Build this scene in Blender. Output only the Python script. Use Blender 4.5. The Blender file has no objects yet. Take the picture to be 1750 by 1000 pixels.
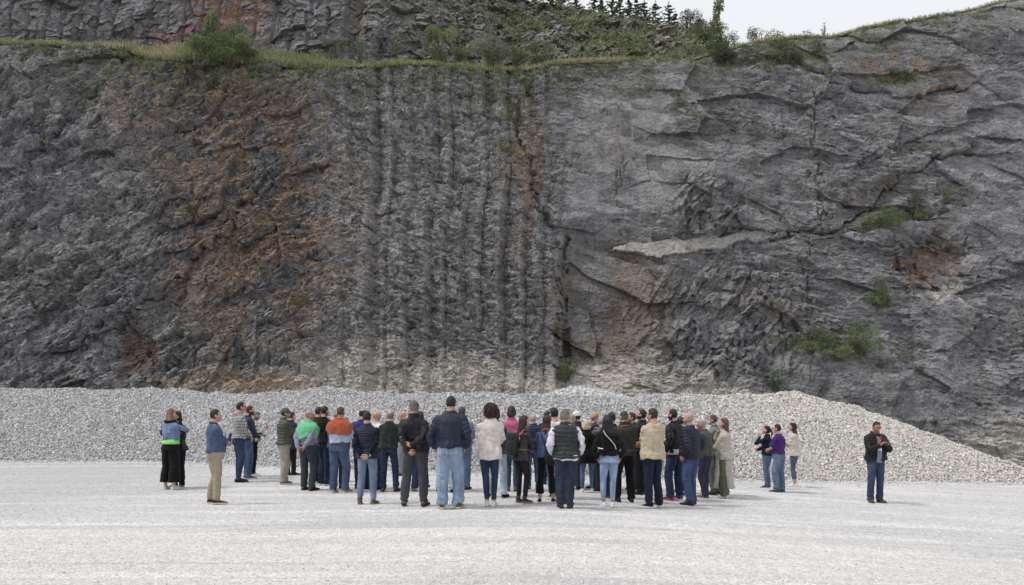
import bpy, math, random
import numpy as np
from mathutils import Vector, Matrix

R = math.radians
scene = bpy.context.scene
COL = scene.collection
F = 1458.0          # focal length in photograph pixels
CH = 1.8            # camera height

# ------------------------------------------------------------------ camera
cam_d = bpy.data.cameras.new("camera")
cam_d.sensor_width = 36.0
cam_d.lens = 36.0 * F / 1750.0
cam_d.shift_y = 185.0 / 1750.0
cam_d.clip_start = 0.1
cam_d.clip_end = 2000.0
cam = bpy.data.objects.new("camera", cam_d)
cam.location = (0, 0, CH)
cam.rotation_euler = (R(90), 0, 0)
COL.objects.link(cam)
scene.camera = cam

# ------------------------------------------------------------------ sky and sun
SUN_EL, SUN_AZ = R(57), R(-101)      # azimuth from +Y towards +X; veiled sun high on the left, grazing the face
world = bpy.data.worlds.new("World")
scene.world = world
world.use_nodes = True
wn = world.node_tree.nodes; wl = world.node_tree.links
bg = wn["Background"]
sky = wn.new("ShaderNodeTexSky")
sky.sky_type = 'NISHITA'; sky.sun_disc = False
sky.sun_elevation = SUN_EL; sky.sun_rotation = SUN_AZ
sky.air_density = 1.0; sky.dust_density = 3.0; sky.ozone_density = 1.0
# a thin, even cloud layer turns the blue sky to a pale grey white
mx = wn.new("ShaderNodeMixRGB"); mx.inputs[0].default_value = 0.90
mx.inputs[2].default_value = (7.35, 7.42, 7.65, 1)
wl.new(sky.outputs[0], mx.inputs[1]); wl.new(mx.outputs[0], bg.inputs[0])
bg.inputs[1].default_value = 0.088

sd = bpy.data.lights.new("sun", 'SUN')
sd.energy = 1.5; sd.angle = R(10); sd.color = (1.0, 0.96, 0.9)
sun = bpy.data.objects.new("sun", sd)
dirv = Vector((math.sin(SUN_AZ) * math.cos(SUN_EL), math.cos(SUN_AZ) * math.cos(SUN_EL), math.sin(SUN_EL)))
sun.rotation_euler = dirv.to_track_quat('Z', 'Y').to_euler()
COL.objects.link(sun)
scene.view_settings.view_transform = 'Standard'
scene.view_settings.look = 'None'
scene.view_settings.exposure = 0.56
scene.view_settings.gamma = 1.0

# ------------------------------------------------------------------ numpy helpers
def _h(ix, iy, iz, seed):
    h = (ix.astype(np.int64) * 374761393 + iy.astype(np.int64) * 668265263 + iz.astype(np.int64) * 2147483647 * 3 + seed * 974711) & 0xFFFFFFFF
    h = ((h ^ (h >> 13)) * 1274126177) & 0xFFFFFFFF
    h = ((h ^ (h >> 16)) * 2246822519) & 0xFFFFFFFF
    return (h ^ (h >> 15)) & 0xFFFFFF

def rnd(ix, iy, iz, seed):
    return _h(ix, iy, iz, seed) / float(0xFFFFFF)

def n2(x, y, seed=0):
    """value noise in the plane, -1..1"""
    xi = np.floor(x); yi = np.floor(y); fx = x - xi; fy = y - yi
    xi = xi.astype(np.int64); yi = yi.astype(np.int64); z = np.zeros_like(xi)
    u = fx * fx * fx * (fx * (fx * 6 - 15) + 10); v = fy * fy * fy * (fy * (fy * 6 - 15) + 10)
    a = rnd(xi, yi, z, seed); b = rnd(xi + 1, yi, z, seed); c = rnd(xi, yi + 1, z, seed); d = rnd(xi + 1, yi + 1, z, seed)
    return ((a * (1 - u) + b * u) * (1 - v) + (c * (1 - u) + d * u) * v) * 2 - 1

def n3(x, y, z, seed=0):
    xi = np.floor(x); yi = np.floor(y); zi = np.floor(z); fx = x - xi; fy = y - yi; fz = z - zi
    xi = xi.astype(np.int64); yi = yi.astype(np.int64); zi = zi.astype(np.int64)
    u = fx * fx * (3 - 2 * fx); v = fy * fy * (3 - 2 * fy); w = fz * fz * (3 - 2 * fz)
    r = 0
    for dx, wx in ((0, 1 - u), (1, u)):
        for dy, wy in ((0, 1 - v), (1, v)):
            for dz, wz in ((0, 1 - w), (1, w)):
                r = r + rnd(xi + dx, yi + dy, zi + dz, seed) * wx * wy * wz
    return r * 2 - 1

def fbm(x, y, seed=0, octv=4, gain=0.5):
    r = 0; a = 1.0; t = 0
    for k in range(octv):
        r = r + a * n2(x * 2 ** k + 13.7 * k, y * 2 ** k - 7.1 * k, seed + k); t += a; a *= gain
    return r / t

def facets(x, y, seed, tilt=1.0):
    """random tilted planes on a jittered cell grid: broken rock. returns (height, edge distance, cell value)"""
    xi = np.floor(x).astype(np.int64); yi = np.floor(y).astype(np.int64)
    best = np.full(x.shape, 1e9); sec = np.full(x.shape, 1e9)
    hh = np.zeros_like(x); cc = np.zeros_like(x); o = np.zeros_like(xi)
    for dx in (-1, 0, 1):
        for dy in (-1, 0, 1):
            a = xi + dx; b = yi + dy
            ex = x - (a + rnd(a, b, o, seed)); ey = y - (b + rnd(a, b, o, seed + 1))
            d = ex * ex + ey * ey
            gx = rnd(a, b, o, seed + 2) * 2 - 1; gy = rnd(a, b, o, seed + 3) * 2 - 1; c = rnd(a, b, o, seed + 4)
            h = (c * 2 - 1) * 0.6 + tilt * (gx * ex + gy * ey)
            m = d < best
            sec = np.where(m, best, np.minimum(sec, d))
            hh = np.where(m, h, hh); cc = np.where(m, c, cc); best = np.where(m, d, best)
    return hh, np.sqrt(sec) - np.sqrt(best), cc

def rot(x, y, deg):
    c, s = math.cos(R(deg)), math.sin(R(deg))
    return x * c + y * s, -x * s + y * c

def sst(a, b, x):
    t = np.clip((x - a) / (b - a), 0, 1)
    return t * t * (3 - 2 * t)

def lin(h):
    h = h.lstrip('#'); v = np.array([int(h[i:i + 2], 16) for i in (0, 2, 4)]) / 255.0
    return np.where(v <= 0.04045, v / 12.92, ((v + 0.055) / 1.055) ** 2.4)

# ------------------------------------------------------------------ mesh helpers
def np_mesh(name, V, Q, col=None, smooth=False, tri=False):
    me = bpy.data.meshes.new(name)
    V = np.asarray(V, dtype=np.float32); Q = np.asarray(Q, dtype=np.int32)
    k = Q.shape[1]
    me.vertices.add(len(V)); me.vertices.foreach_set("co", V.ravel())
    me.loops.add(Q.size); me.loops.foreach_set("vertex_index", Q.ravel())
    me.polygons.add(len(Q)); me.polygons.foreach_set("loop_start", np.arange(0, Q.size, k, dtype=np.int32))
    try: me.polygons.foreach_set("loop_total", np.full(len(Q), k, dtype=np.int32))
    except Exception: pass
    me.polygons.foreach_set("use_smooth", np.full(len(Q), smooth, dtype=bool))
    me.update(calc_edges=True)
    set_tint(me, col)
    return me

def set_tint(me, col=None, name="tint"):
    n = len(me.vertices)
    a = me.attributes.new(name, 'FLOAT_COLOR', 'POINT')
    c = np.ones((n, 4), dtype=np.float32)
    if col is not None: c[:, :3] = col
    a.data.foreach_set("color", c.ravel())

def link(name, me, mat=None, parent=None, kind=None, label=None, cat=None, group=None):
    o = bpy.data.objects.new(name, me)
    COL.objects.link(o)
    if mat is not None: me.materials.append(mat)
    if parent is not None: o.parent = parent
    if kind: o['kind'] = kind
    if label: o['label'] = label
    if cat: o['category'] = cat
    if group: o['group'] = group
    return o

def grid_quads(nu, nv):
    i = np.arange((nu) * (nv)).reshape(nv, nu)
    return np.stack([i[:-1, :-1], i[:-1, 1:], i[1:, 1:], i[1:, :-1]], -1).reshape(-1, 4)

# ------------------------------------------------------------------ materials
def new_mat(name):
    m = bpy.data.materials.new(name); m.use_nodes = True
    return m, m.node_tree.nodes, m.node_tree.links, m.node_tree.nodes["Principled BSDF"]

def tint_mat(name, color=(1, 1, 1), rough=0.85, noise_scale=20.0, noise_amt=0.3, bump=0.3, bump_scale=60.0, bump_dist=0.01,
             stretch=(1, 1, 1), spec=0.3, sheen=0.0, trans=0.0):
    """base colour = colour x the mesh's own tint attribute x fine noise"""
    m, N, L, P = new_mat(name)
    at = N.new("ShaderNodeAttribute"); at.attribute_name = "tint"
    tc = N.new("ShaderNodeTexCoord"); mp = N.new("ShaderNodeMapping"); mp.inputs['Scale'].default_value = stretch
    L.new(tc.outputs['Object'], mp.inputs[0])
    nz = N.new("ShaderNodeTexNoise"); nz.inputs['Scale'].default_value = noise_scale; nz.inputs['Detail'].default_value = 6
    nz.inputs['Roughness'].default_value = 0.65
    L.new(mp.outputs[0], nz.inputs['Vector'])
    mr = N.new("ShaderNodeMapRange"); mr.inputs[1].default_value = 0.25; mr.inputs[2].default_value = 0.75
    mr.inputs[3].default_value = 1 - noise_amt; mr.inputs[4].default_value = 1 + noise_amt
    L.new(nz.outputs[0], mr.inputs[0])
    a = N.new("ShaderNodeVectorMath"); a.operation = 'MULTIPLY'; a.inputs[1].default_value = color[:3]
    L.new(at.outputs['Color'], a.inputs[0])
    b = N.new("ShaderNodeVectorMath"); b.operation = 'SCALE'
    L.new(a.outputs[0], b.inputs[0]); L.new(mr.outputs[0], b.inputs['Scale'])
    L.new(b.outputs[0], P.inputs['Base Color'])
    P.inputs['Roughness'].default_value = rough
    P.inputs['Specular IOR Level'].default_value = spec
    if sheen: P.inputs['Sheen Weight'].default_value = sheen
    if bump:
        nb = N.new("ShaderNodeTexNoise"); nb.inputs['Scale'].default_value = bump_scale; nb.inputs['Detail'].default_value = 5
        nb.inputs['Roughness'].default_value = 0.7
        L.new(mp.outputs[0], nb.inputs['Vector'])
        bp = N.new("ShaderNodeBump"); bp.inputs['Strength'].default_value = bump; bp.inputs['Distance'].default_value = bump_dist
        L.new(nb.outputs[0], bp.inputs['Height']); L.new(bp.outputs[0], P.inputs['Normal'])
    if trans:
        tr = N.new("ShaderNodeBsdfTranslucent"); L.new(b.outputs[0], tr.inputs[0])
        ms = N.new("ShaderNodeMixShader"); ms.inputs[0].default_value = trans
        L.new(P.outputs[0], ms.inputs[1]); L.new(tr.outputs[0], ms.inputs[2])
        L.new(ms.outputs[0], N["Material Output"].inputs[0])
    return m
# ================================================================== THE GROUND
def gz(X, Y=15.0):
    """height of the gravel yard: almost level on the left, falling gently to the right"""
    X = np.asarray(X, dtype=float)
    r = np.where(X > 0, -0.055 * (np.sqrt(X * X + 1.0) - 1.0), 0.006 * X)
    r = np.maximum(r, -0.75)
    return r

def ground_z(X, Y):
    X = np.asarray(X, float); Y = np.asarray(Y, float)
    near = sst(-30, -20, X) * sst(30, 20, X) * sst(2, 6, Y) * sst(34, 28, Y)
    ruts = 0.014 * n2(X * 0.12, Y * 2.2, 5) + 0.009 * n2(X * 0.5 + 9, Y * 4.5, 6) + 0.006 * n2(X * 4, Y * 5, 7) + 0.012 * n2(X * .3, Y * .4, 8)
    return gz(X) + near * (ruts - 0.01)

def depth_of(px, feet):
    """distance at which a foot at pixel (px, feet) stands on the yard"""
    D = 15.0
    for _ in range(30):
        g = CH - float(gz((px - 875) * D / F))
        D = F * g / (feet - 685.0)
    return D

def build_ground():
    m, N, L, P = new_mat("crushed limestone yard")
    tc = N.new("ShaderNodeTexCoord")
    def noise(scale, st=(1, 1, 1), det=4, rough=0.6, off=(0, 0, 0)):
        mp = N.new("ShaderNodeMapping"); mp.inputs['Scale'].default_value = st; mp.inputs['Location'].default_value = off
        L.new(tc.outputs['Object'], mp.inputs[0])
        n = N.new("ShaderNodeTexNoise"); n.inputs['Scale'].default_value = scale; n.inputs['Detail'].default_value = det
        n.inputs['Roughness'].default_value = rough
        L.new(mp.outputs[0], n.inputs['Vector']); return n.outputs[0]
    def mrange(v, a, b, c, d):
        r = N.new("ShaderNodeMapRange"); r.inputs[1].default_value = a; r.inputs[2].default_value = b
        r.inputs[3].default_value = c; r.inputs[4].default_value = d; L.new(v, r.inputs[0]); return r.outputs[0]
    def mix(f, a, b, typ='MIX'):
        x = N.new("ShaderNodeMixRGB"); x.blend_type = typ
        for i, v in enumerate((f, a, b)):
            if isinstance(v, (int, float)): x.inputs[i].default_value = v
            elif isinstance(v, tuple): x.inputs[i].default_value = v
            else: L.new(v, x.inputs[i])
        return x.outputs[0]
    sx = N.new("ShaderNodeSeparateXYZ"); L.new(tc.outputs['Object'], sx.inputs[0])
    # warm packed fines near the camera, cooler washed stone further away, with a wandering border
    ad = N.new("ShaderNodeMath"); ad.operation = 'ADD'
    L.new(sx.outputs[1], ad.inputs[0]); L.new(mrange(noise(0.18, (1, 1.5, 1), 4), 0.3, 0.7, -2.2, 2.2), ad.inputs[1])
    far = mrange(ad.outputs[0], 11.2, 13.6, 0, 1)
    base = mix(far, (0.67, 0.655, 0.630, 1), (0.60, 0.597, 0.60, 1))
    # tyre polished streaks running across the yard
    st = noise(1.1, (0.10, 1.6, 1), 5, 0.62)
    base = mix(mrange(st, 0.50, 0.62, 0, 0.9), base, (0.74, 0.73, 0.71, 1))
    st2 = noise(0.8, (0.16, 1.3, 1), 5, 0.6, (31, 7, 0))
    base = mix(mrange(st2, 0.52, 0.66, 0, 0.75), base, (0.50, 0.495, 0.50, 1))
    # darker grey patch on the left in front of the heap
    lm = N.new("ShaderNodeMath"); lm.operation = 'MULTIPLY'
    L.new(mrange(sx.outputs[0], -9.5, -4.5, 0.7, 0), lm.inputs[0]); L.new(mrange(ad.outputs[0], 13.5, 16.5, 0, 1), lm.inputs[1])
    base = mix(lm.outputs[0], base, (0.47, 0.468, 0.475, 1))
    tr = noise(1.0, (0.035, 5.5, 1), 2, .5, (3, 11, 0)); base = mix(mrange(tr, 0.60, 0.68, 0, 0.65), base, (0.76, 0.75, 0.735, 1))
    tr2 = noise(1.0, (0.04, 4.6, 1), 3, .55, (63, 41, 0)); base = mix(mrange(tr2, 0.60, 0.70, 0, 0.6), base, (0.47, 0.465, 0.46, 1))
    # individual stones
    v = N.new("ShaderNodeTexVoronoi"); v.inputs['Scale'].default_value = 34; v.inputs['Randomness'].default_value = 1
    L.new(tc.outputs['Object'], v.inputs['Vector'])
    sv = N.new("ShaderNodeSeparateColor"); L.new(v.outputs['Color'], sv.inputs[0])
    base = mix(1.0, base, mix(1.0, (0.83, 0.83, 0.84, 1), mrange(sv.outputs[0], 0, 1, 0.0, 0.34), 'ADD'), 'MULTIPLY')
    v2 = N.new("ShaderNodeTexVoronoi"); v2.inputs['Scale'].default_value = 13
    L.new(tc.outputs['Object'], v2.inputs['Vector'])
    sv2 = N.new("ShaderNodeSeparateColor"); L.new(v2.outputs['Color'], sv2.inputs[0])
    base = mix(1.0, base, mix(1.0, (0.93, 0.93, 0.93, 1), mrange(sv2.outputs[1], 0.0, 1, 0.0, 0.14), 'ADD'), 'MULTIPLY')
    L.new(base, P.inputs['Base Color'])
    P.inputs['Roughness'].default_value = 0.95; P.inputs['Specular IOR Level'].default_value = 0.15
    b1 = N.new("ShaderNodeBump"); b1.inputs['Strength'].default_value = 0.9; b1.inputs['Distance'].default_value = 0.02
    L.new(v.outputs['Distance'], b1.inputs['Height']); b1.invert = True
    b2 = N.new("ShaderNodeBump"); b2.inputs['Strength'].default_value = 0.8; b2.inputs['Distance'].default_value = 0.05
    L.new(noise(9, (0.6, 1, 1), 8, 0.75), b2.inputs['Height']); L.new(b1.outputs[0], b2.inputs['Normal'])
    L.new(b2.outputs[0], P.inputs['Normal'])
    # one sheet: fine in front of the camera, coarse to the far distance
    xs = np.concatenate([np.linspace(-400, -24, 30)[:-1], np.arange(-24, 24.01, 0.10), np.linspace(24, 400, 30)[1:]])
    ys = np.concatenate([np.linspace(-300, 5, 30)[:-1], np.arange(5, 30, 0.07), np.linspace(30, 500, 30)])
    X, Y = np.meshgrid(xs, ys)
    Z = ground_z(X, Y)
    V = np.stack([X, Y, Z], -1).reshape(-1, 3)
    me = np_mesh("ground", V, grid_quads(len(xs), len(ys)), smooth=True)
    link("ground", me, m, kind='structure')

# stones: distorted cubes, all in one mesh
CUBE = np.array([(-1, -1, -1), (1, -1, -1), (1, 1, -1), (-1, 1, -1), (-1, -1, 1), (1, -1, 1), (1, 1, 1), (-1, 1, 1)], float)
CUBEQ = np.array([(0, 3, 2, 1), (4, 5, 6, 7), (0, 1, 5, 4), (1, 2, 6, 5), (2, 3, 7, 6), (3, 0, 4, 7)])
def rand_rot(rs, n):
    q = rs.normal(size=(n, 4)); q /= np.linalg.norm(q, axis=1, keepdims=True)
    w, x, y, z = q.T
    return np.stack([1 - 2 * (y * y + z * z), 2 * (x * y - z * w), 2 * (x * z + y * w), 2 * (x * y + z * w), 1 - 2 * (x * x + z * z),
                     2 * (y * z - x * w), 2 * (x * z - y * w), 2 * (y * z + x * w), 1 - 2 * (x * x + y * y)], -1).reshape(n, 3, 3)
def stones(pos, size, cols, seed):
    rs = np.random.RandomState(seed); n = len(pos)
    v = CUBE[None] * 0.5 * (1 + rs.uniform(-0.45, 0.35, (n, 8, 3)))
    v = v * (rs.uniform(0.55, 1.15, (n, 1, 3)))
    v = np.einsum('nij,nkj->nki', rand_rot(rs, n), v) * size[:, None, None] + pos[:, None, :]
    q = CUBEQ[None] + (np.arange(n) * 8)[:, None, None]
    return v.reshape(-1, 3), q.reshape(-1, 4), np.repeat(cols, 8, axis=0)

def build_pebbles():
    rs = np.random.RandomState(4)
    n = 45000
    # denser towards the camera, where they show as separate stones
    Y = 5.5 + 17.5 * rs.uniform(0, 1, n) ** 1.5
    X = rs.uniform(-1, 1, n) * (0.66 * Y + 1.2)
    dens = fbm(X * 0.35, Y * 1.1, 77, 3)
    keep = rs.uniform(-0.7, 0.6, n) < dens
    X, Y = X[keep], Y[keep]; n = len(X)
    s = 0.008 + 0.018 * rs.uniform(0, 1, n) ** 3.5
    g = rs.uniform(0.52, 0.74, n)[:, None] * np.array([[1, .985, .955]]) * (1 + rs.uniform(-.03, .03, (n, 3)))
    V, Q, c = stones(np.stack([X, Y, ground_z(X, Y) + s * 0.05], -1), s, g, 5)
    m = tint_mat("loose chippings", rough=0.95, noise_amt=0.1, bump=0)
    link("loose_gravel", np_mesh("loose_gravel", V, Q, c), m, kind='stuff', label="small pale stone chippings strewn over the yard", cat="gravel")

# ------------------------------------------------------------------ gravel heap
PTOP = [(-420, 700), (-300, 672), (-200, 664), (125, 667), (200, 666), (250, 668), (320, 673), (400, 675), (470, 669), (520, 665), (600, 671), (650, 675), (760, 672),
        (870, 678), (960, 674), (1060, 681), (1200, 675), (1300, 676), (1405, 674), (1440, 684), (1500, 697), (1560, 717), (1624, 742), (1700, 776), (1750, 800), (1790, 821), (2100, 850)]
PTOE = [(-200, 787), (125, 788), (300, 788), (420, 794), (500, 798), (620, 803), (800, 807), (1000, 813), (1150, 818), (1240, 821), (1400, 822), (1624, 823), (1750, 826), (2100, 830)]
def pile_profile(px):
    top = np.interp(px, *zip(*PTOP)); toe = np.interp(px, *zip(*PTOE))
    return top, toe

def build_pile():
    # columns run along view rays only to lay out the outline; every column is a real slope in metres
    pxs = np.arange(-420, 1960, 3.0)
    tops, toes = pile_profile(pxs)
    D = np.array([depth_of(p, t) for p, t in zip(pxs, toes)])
    D = np.convolve(np.pad(D, 20, mode='edge'), np.ones(41) / 41, 'valid')
    X0 = (pxs - 875) / F * D
    g = gz(X0)
    Yc = D + 3.3
    H = CH + (685 - tops) / F * Yc - g
    H = np.clip(H, 0.0, None)
    ts = np.linspace(-0.03, 1.0, 70)
    run = np.clip(H * 1.62, 0.05, None)
    back = np.linspace(0, 1, 26)[1:]
    rows = []
    for t in ts:
        y = D + (3.3 - run) * sst(0, 1, np.array(1.0)) * 0 + t * run
        h = H * np.sin(np.clip(t, 0, 1) * np.pi / 2 * 0.94) ** 1.12 / math.sin(np.pi / 2 * .94) ** 1.12
        lim = H * np.clip(t, 0, 1)
        h = lim * 0.72 + h * 0.28
        rows.append((y, g + h - (0.05 if t < 0 else 0)))
    for b in back:
        rows.append((D + run + b * (8.2 - run * 0.6), g + H * (1 - 0.55 * b) + 0.12 * b * 0))
    Y = np.array([r[0] for r in rows]); Z = np.array([r[1] for r in rows])
    # crest sits at D+run: keep its silhouette on the outline
    fix = CH + (685 - tops) / F * (D + run) - (g + H)
    k = np.clip((Z - g) / np.maximum(H, 1e-3), 0, 1)
    Z = Z + fix * k
    X = X0[None, :] * np.ones_like(Y)
    X = (pxs[None] - 875) / F * (Y * 0.5 + D[None] * 0.5)
    hh = np.clip((Z - g) / 0.5, 0, 1)
    Z = Z + hh * (0.07 * fbm(X * 0.55, Y * 0.7, 21, 3) + 0.05 * n2(X * 2.2, Y * 2.2, 22) + 0.02 * n2(X * 9, Y * 9, 23))
    nu, nv = len(pxs), len(rows)
    base_c = np.array([0.45, 0.445, 0.44])  # bed darker than the stones: shade of the gaps put into its colour
    V = np.stack([X, Y, Z], -1)
    Q = grid_quads(nu, nv)
    # sample stones on the front and crest
    rs = np.random.RandomState(8)
    front = 70 + 5
    a = V[:front - 1, :-1]; b_ = V[1:front, :-1]; c_ = V[:front - 1, 1:]
    area = np.linalg.norm(np.cross(b_ - a, c_ - a), axis=-1)
    pr = (area / area.sum()).ravel()
    n = 205000
    idx = rs.choice(len(pr), n, p=pr)
    r, c = np.unravel_index(idx, area.shape)
    u, v = rs.uniform(0, 1, n)[:, None], rs.uniform(0, 1, n)[:, None]
    P = V[r, c] + u * (V[r + 1, c] - V[r, c]) + v * (V[r, c + 1] - V[r, c])
    hgt = P[:, 2] - gz(P[:, 0])
    s = 0.026 + 0.046 * rs.uniform(0, 1, n) ** 2.8
    s = s * np.where(P[:, 0] > 4, 1.08, 1.0)
    warm = sst(2, 9, P[:, 0])[:, None]
    g0 = (rs.beta(2.4, 2.2, n) * 0.40 + 0.31)[:, None]
    tone = (1 - warm) * np.array([[.985, .985, 1.0]]) + warm * np.array([[1.04, 1.0, .955]])
    rust = (rs.uniform(0, 1, n) < 0.025)[:, None]
    col = g0 * tone * np.where(rust, np.array([[1.08, .92, .74]]), 1.0) * (0.93 + 0.14 * warm)
    P[:, 2] += s * 0.05 + rs.uniform(-0.01, 0.035, n)
    # stray stones that have rolled out from the foot
    ne = 3800; ci = rs.randint(0, nu, ne); off = rs.exponential(.35, ne)
    Xe = X[3, ci]; Ye = Y[3, ci] - off; keep = H[ci] > .15; Xe, Ye = Xe[keep] + rs.uniform(-.1, .1, keep.sum()), Ye[keep]; se = .02 + .045 * rs.uniform(0, 1, len(Xe)) ** 3
    P = np.concatenate([P, np.stack([Xe, Ye, ground_z(Xe, Ye) + se * .2], -1)]); s = np.concatenate([s, se]); col = np.concatenate([col, rs.uniform(.4, .7, (len(Xe), 1)) * np.array([[1, .99, .97]])])
    V2, Q2, C2 = stones(P, s, col, 9)
    Vb = V.reshape(-1, 3).copy(); Vb[:, 2] -= 0.03
    # second, smaller heap showing above the crest in front of the cliff
    m = tint_mat("crushed stone", rough=0.95, noise_scale=25, noise_amt=0.12, bump=0.4, bump_scale=40, bump_dist=0.02)
    Vall = np.concatenate([Vb, V2]); Qall = np.concatenate([Q, Q2 + len(Vb)])
    Call = np.concatenate([np.tile(base_c, (len(Vb), 1)), C2])
    link("gravel_heap", np_mesh("gravel_heap", Vall, Qall, Call), m, kind='stuff', label="long heap of pale crushed stone in front of the quarry face", cat="gravel heap")
    # small heap
    cx, cy = (985 - 875) / F * 30.6, 30.6
    top = CH + (685 - 663) / F * 30.6
    rr = np.linspace(0, 1, 22); th = np.linspace(0, 2 * np.pi, 49)[:-1]
    RR, TH = np.meshgrid(rr, th, indexing='ij')
    Xs = cx + 3.4 * RR * np.cos(TH) * (1 + .15 * np.cos(TH)); Ys = cy + 2.2 * RR * np.sin(TH)
    Zs = top - 1.0 * (np.sqrt(RR ** 2 + .03) - .17) + 0.04 * n2(Xs * 3, Ys * 3, 4) - 0.1 * RR
    Vs = np.stack([Xs, Ys, Zs], -1).reshape(-1, 3)
    i = np.arange(22 * 48).reshape(22, 48)
    Qs = np.stack([i[:-1], np.roll(i, -1, 1)[:-1], np.roll(i, -1, 1)[1:], i[1:]], -1).reshape(-1, 4)
    n = 5000
    rad = np.sqrt(rs.uniform(0, 1, n)) * 0.95; ang = rs.uniform(0, 2 * np.pi, n)
    X2 = cx + 3.4 * rad * np.cos(ang) * (1 + .15 * np.cos(ang)); Y2 = cy + 2.2 * rad * np.sin(ang)
    Z2 = top - 1.0 * (np.sqrt(rad ** 2 + .03) - .17) - 0.1 * rad + .02
    s = 0.05 + 0.06 * rs.uniform(0, 1, n) ** 2
    V3, Q3, C3 = stones(np.stack([X2, Y2, Z2], -1), s, (rs.beta(2.4, 2, n) * .46 + .31)[:, None] * np.array([[.985, .985, 1.]]), 10)
    me = np_mesh("gravel_heap", np.concatenate([Vs, V3]), np.concatenate([Qs, Q3 + len(Vs)]), np.concatenate([np.tile(base_c, (len(Vs), 1)), C3]))
    link("gravel_heap", me, m, kind='stuff', label="small grey gravel heap behind the long one at the foot of the cliff", cat="gravel heap")

# ================================================================== THE QUARRY FACE
def yn(Z): return 33.0 + 0.28 * Z
RIM = [(-300, 62), (-100, 64), (125, 74), (180, 78), (230, 86), (270, 95), (330, 99), (400, 101), (450, 104), (540, 109), (640, 108), (700, 104), (780, 110), (850, 116), (900, 112),
       (960, 100), (1000, 97), (1060, 95), (1130, 90), (1190, 88), (1225, 80), (1250, 72), (1280, 67), (1350, 55), (1400, 47), (1450, 41), (1500, 33), (1550, 25),
       (1624, 11), (1700, -4), (1800, -25), (2100, -60)]
RX, RY = zip(*RIM)
def poly_d(px, py, pts):
    """distance in photograph pixels to a polyline, and which side"""
    best = np.full(px.shape, 1e9); side = np.zeros(px.shape)
    for (x0, y0), (x1, y1) in zip(pts[:-1], pts[1:]):
        dx, dy = x1 - x0, y1 - y0
        t = np.clip(((px - x0) * dx + (py - y0) * dy) / (dx * dx + dy * dy), 0, 1)
        ex, ey = px - x0 - t * dx, py - y0 - t * dy
        d = np.hypot(ex, ey); m = d < best
        side = np.where(m, np.sign(dx * ey - dy * ex), side); best = np.where(m, d, best)
    return best, side
def blob(px, py, cx, cy, rx, ry, ang=0, soft=0.5):
    x, y = rot(px - cx, py - cy, ang)
    d = np.sqrt((x / rx) ** 2 + (y / ry) ** 2)
    return 1 - sst(1 - soft, 1 + soft * 0.5, d)
def inside(px, py, pts):
    r = np.zeros(px.shape, bool); n = len(pts)
    for i in range(n):
        x0, y0 = pts[i]; x1, y1 = pts[(i + 1) % n]
        if y0 == y1: continue
        c = ((y0 > py) != (y1 > py)) & (px < (x1 - x0) * (py - y0) / (y1 - y0) + x0)
        r ^= c
    return r

def rock_mat(name, **k):
    """rock with broken, randomly tilted facets finer than the mesh"""
    m = tint_mat(name, **k); N = m.node_tree.nodes; L = m.node_tree.links; P = N["Principled BSDF"]
    old = P.inputs['Normal'].links[0].from_socket
    tc = N.new("ShaderNodeTexCoord"); acc = old
    for sc, st, amt in ((4.5, (1, 1, 1.7), .55), (12.0, (1, 1, 1.9), .60)):
        mp = N.new("ShaderNodeMapping"); mp.inputs['Scale'].default_value = st; mp.inputs['Rotation'].default_value = (0, R(-12), 0); L.new(tc.outputs['Object'], mp.inputs[0])
        nz = N.new("ShaderNodeTexNoise"); nz.inputs['Scale'].default_value = sc * .8; L.new(mp.outputs[0], nz.inputs['Vector'])
        mxx = N.new("ShaderNodeMixRGB"); mxx.blend_type = 'ADD'; mxx.inputs[0].default_value = .35 / sc; L.new(mp.outputs[0], mxx.inputs[1]); L.new(nz.outputs['Color'], mxx.inputs[2])
        v = N.new("ShaderNodeTexVoronoi"); v.inputs['Scale'].default_value = sc; L.new(mxx.outputs[0], v.inputs['Vector'])
        a = N.new("ShaderNodeVectorMath"); a.operation = 'SUBTRACT'; a.inputs[1].default_value = (.5, .5, .5); L.new(v.outputs['Color'], a.inputs[0])
        b = N.new("ShaderNodeVectorMath"); b.operation = 'SCALE'; b.inputs['Scale'].default_value = amt; L.new(a.outputs[0], b.inputs[0])
        c = N.new("ShaderNodeVectorMath"); c.operation = 'ADD'; L.new(acc, c.inputs[0]); L.new(b.outputs[0], c.inputs[1])
        d = N.new("ShaderNodeVectorMath"); d.operation = 'NORMALIZE'; L.new(c.outputs[0], d.inputs[0]); acc = d.outputs[0]
    L.new(acc, P.inputs['Normal'])
    return m

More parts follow.
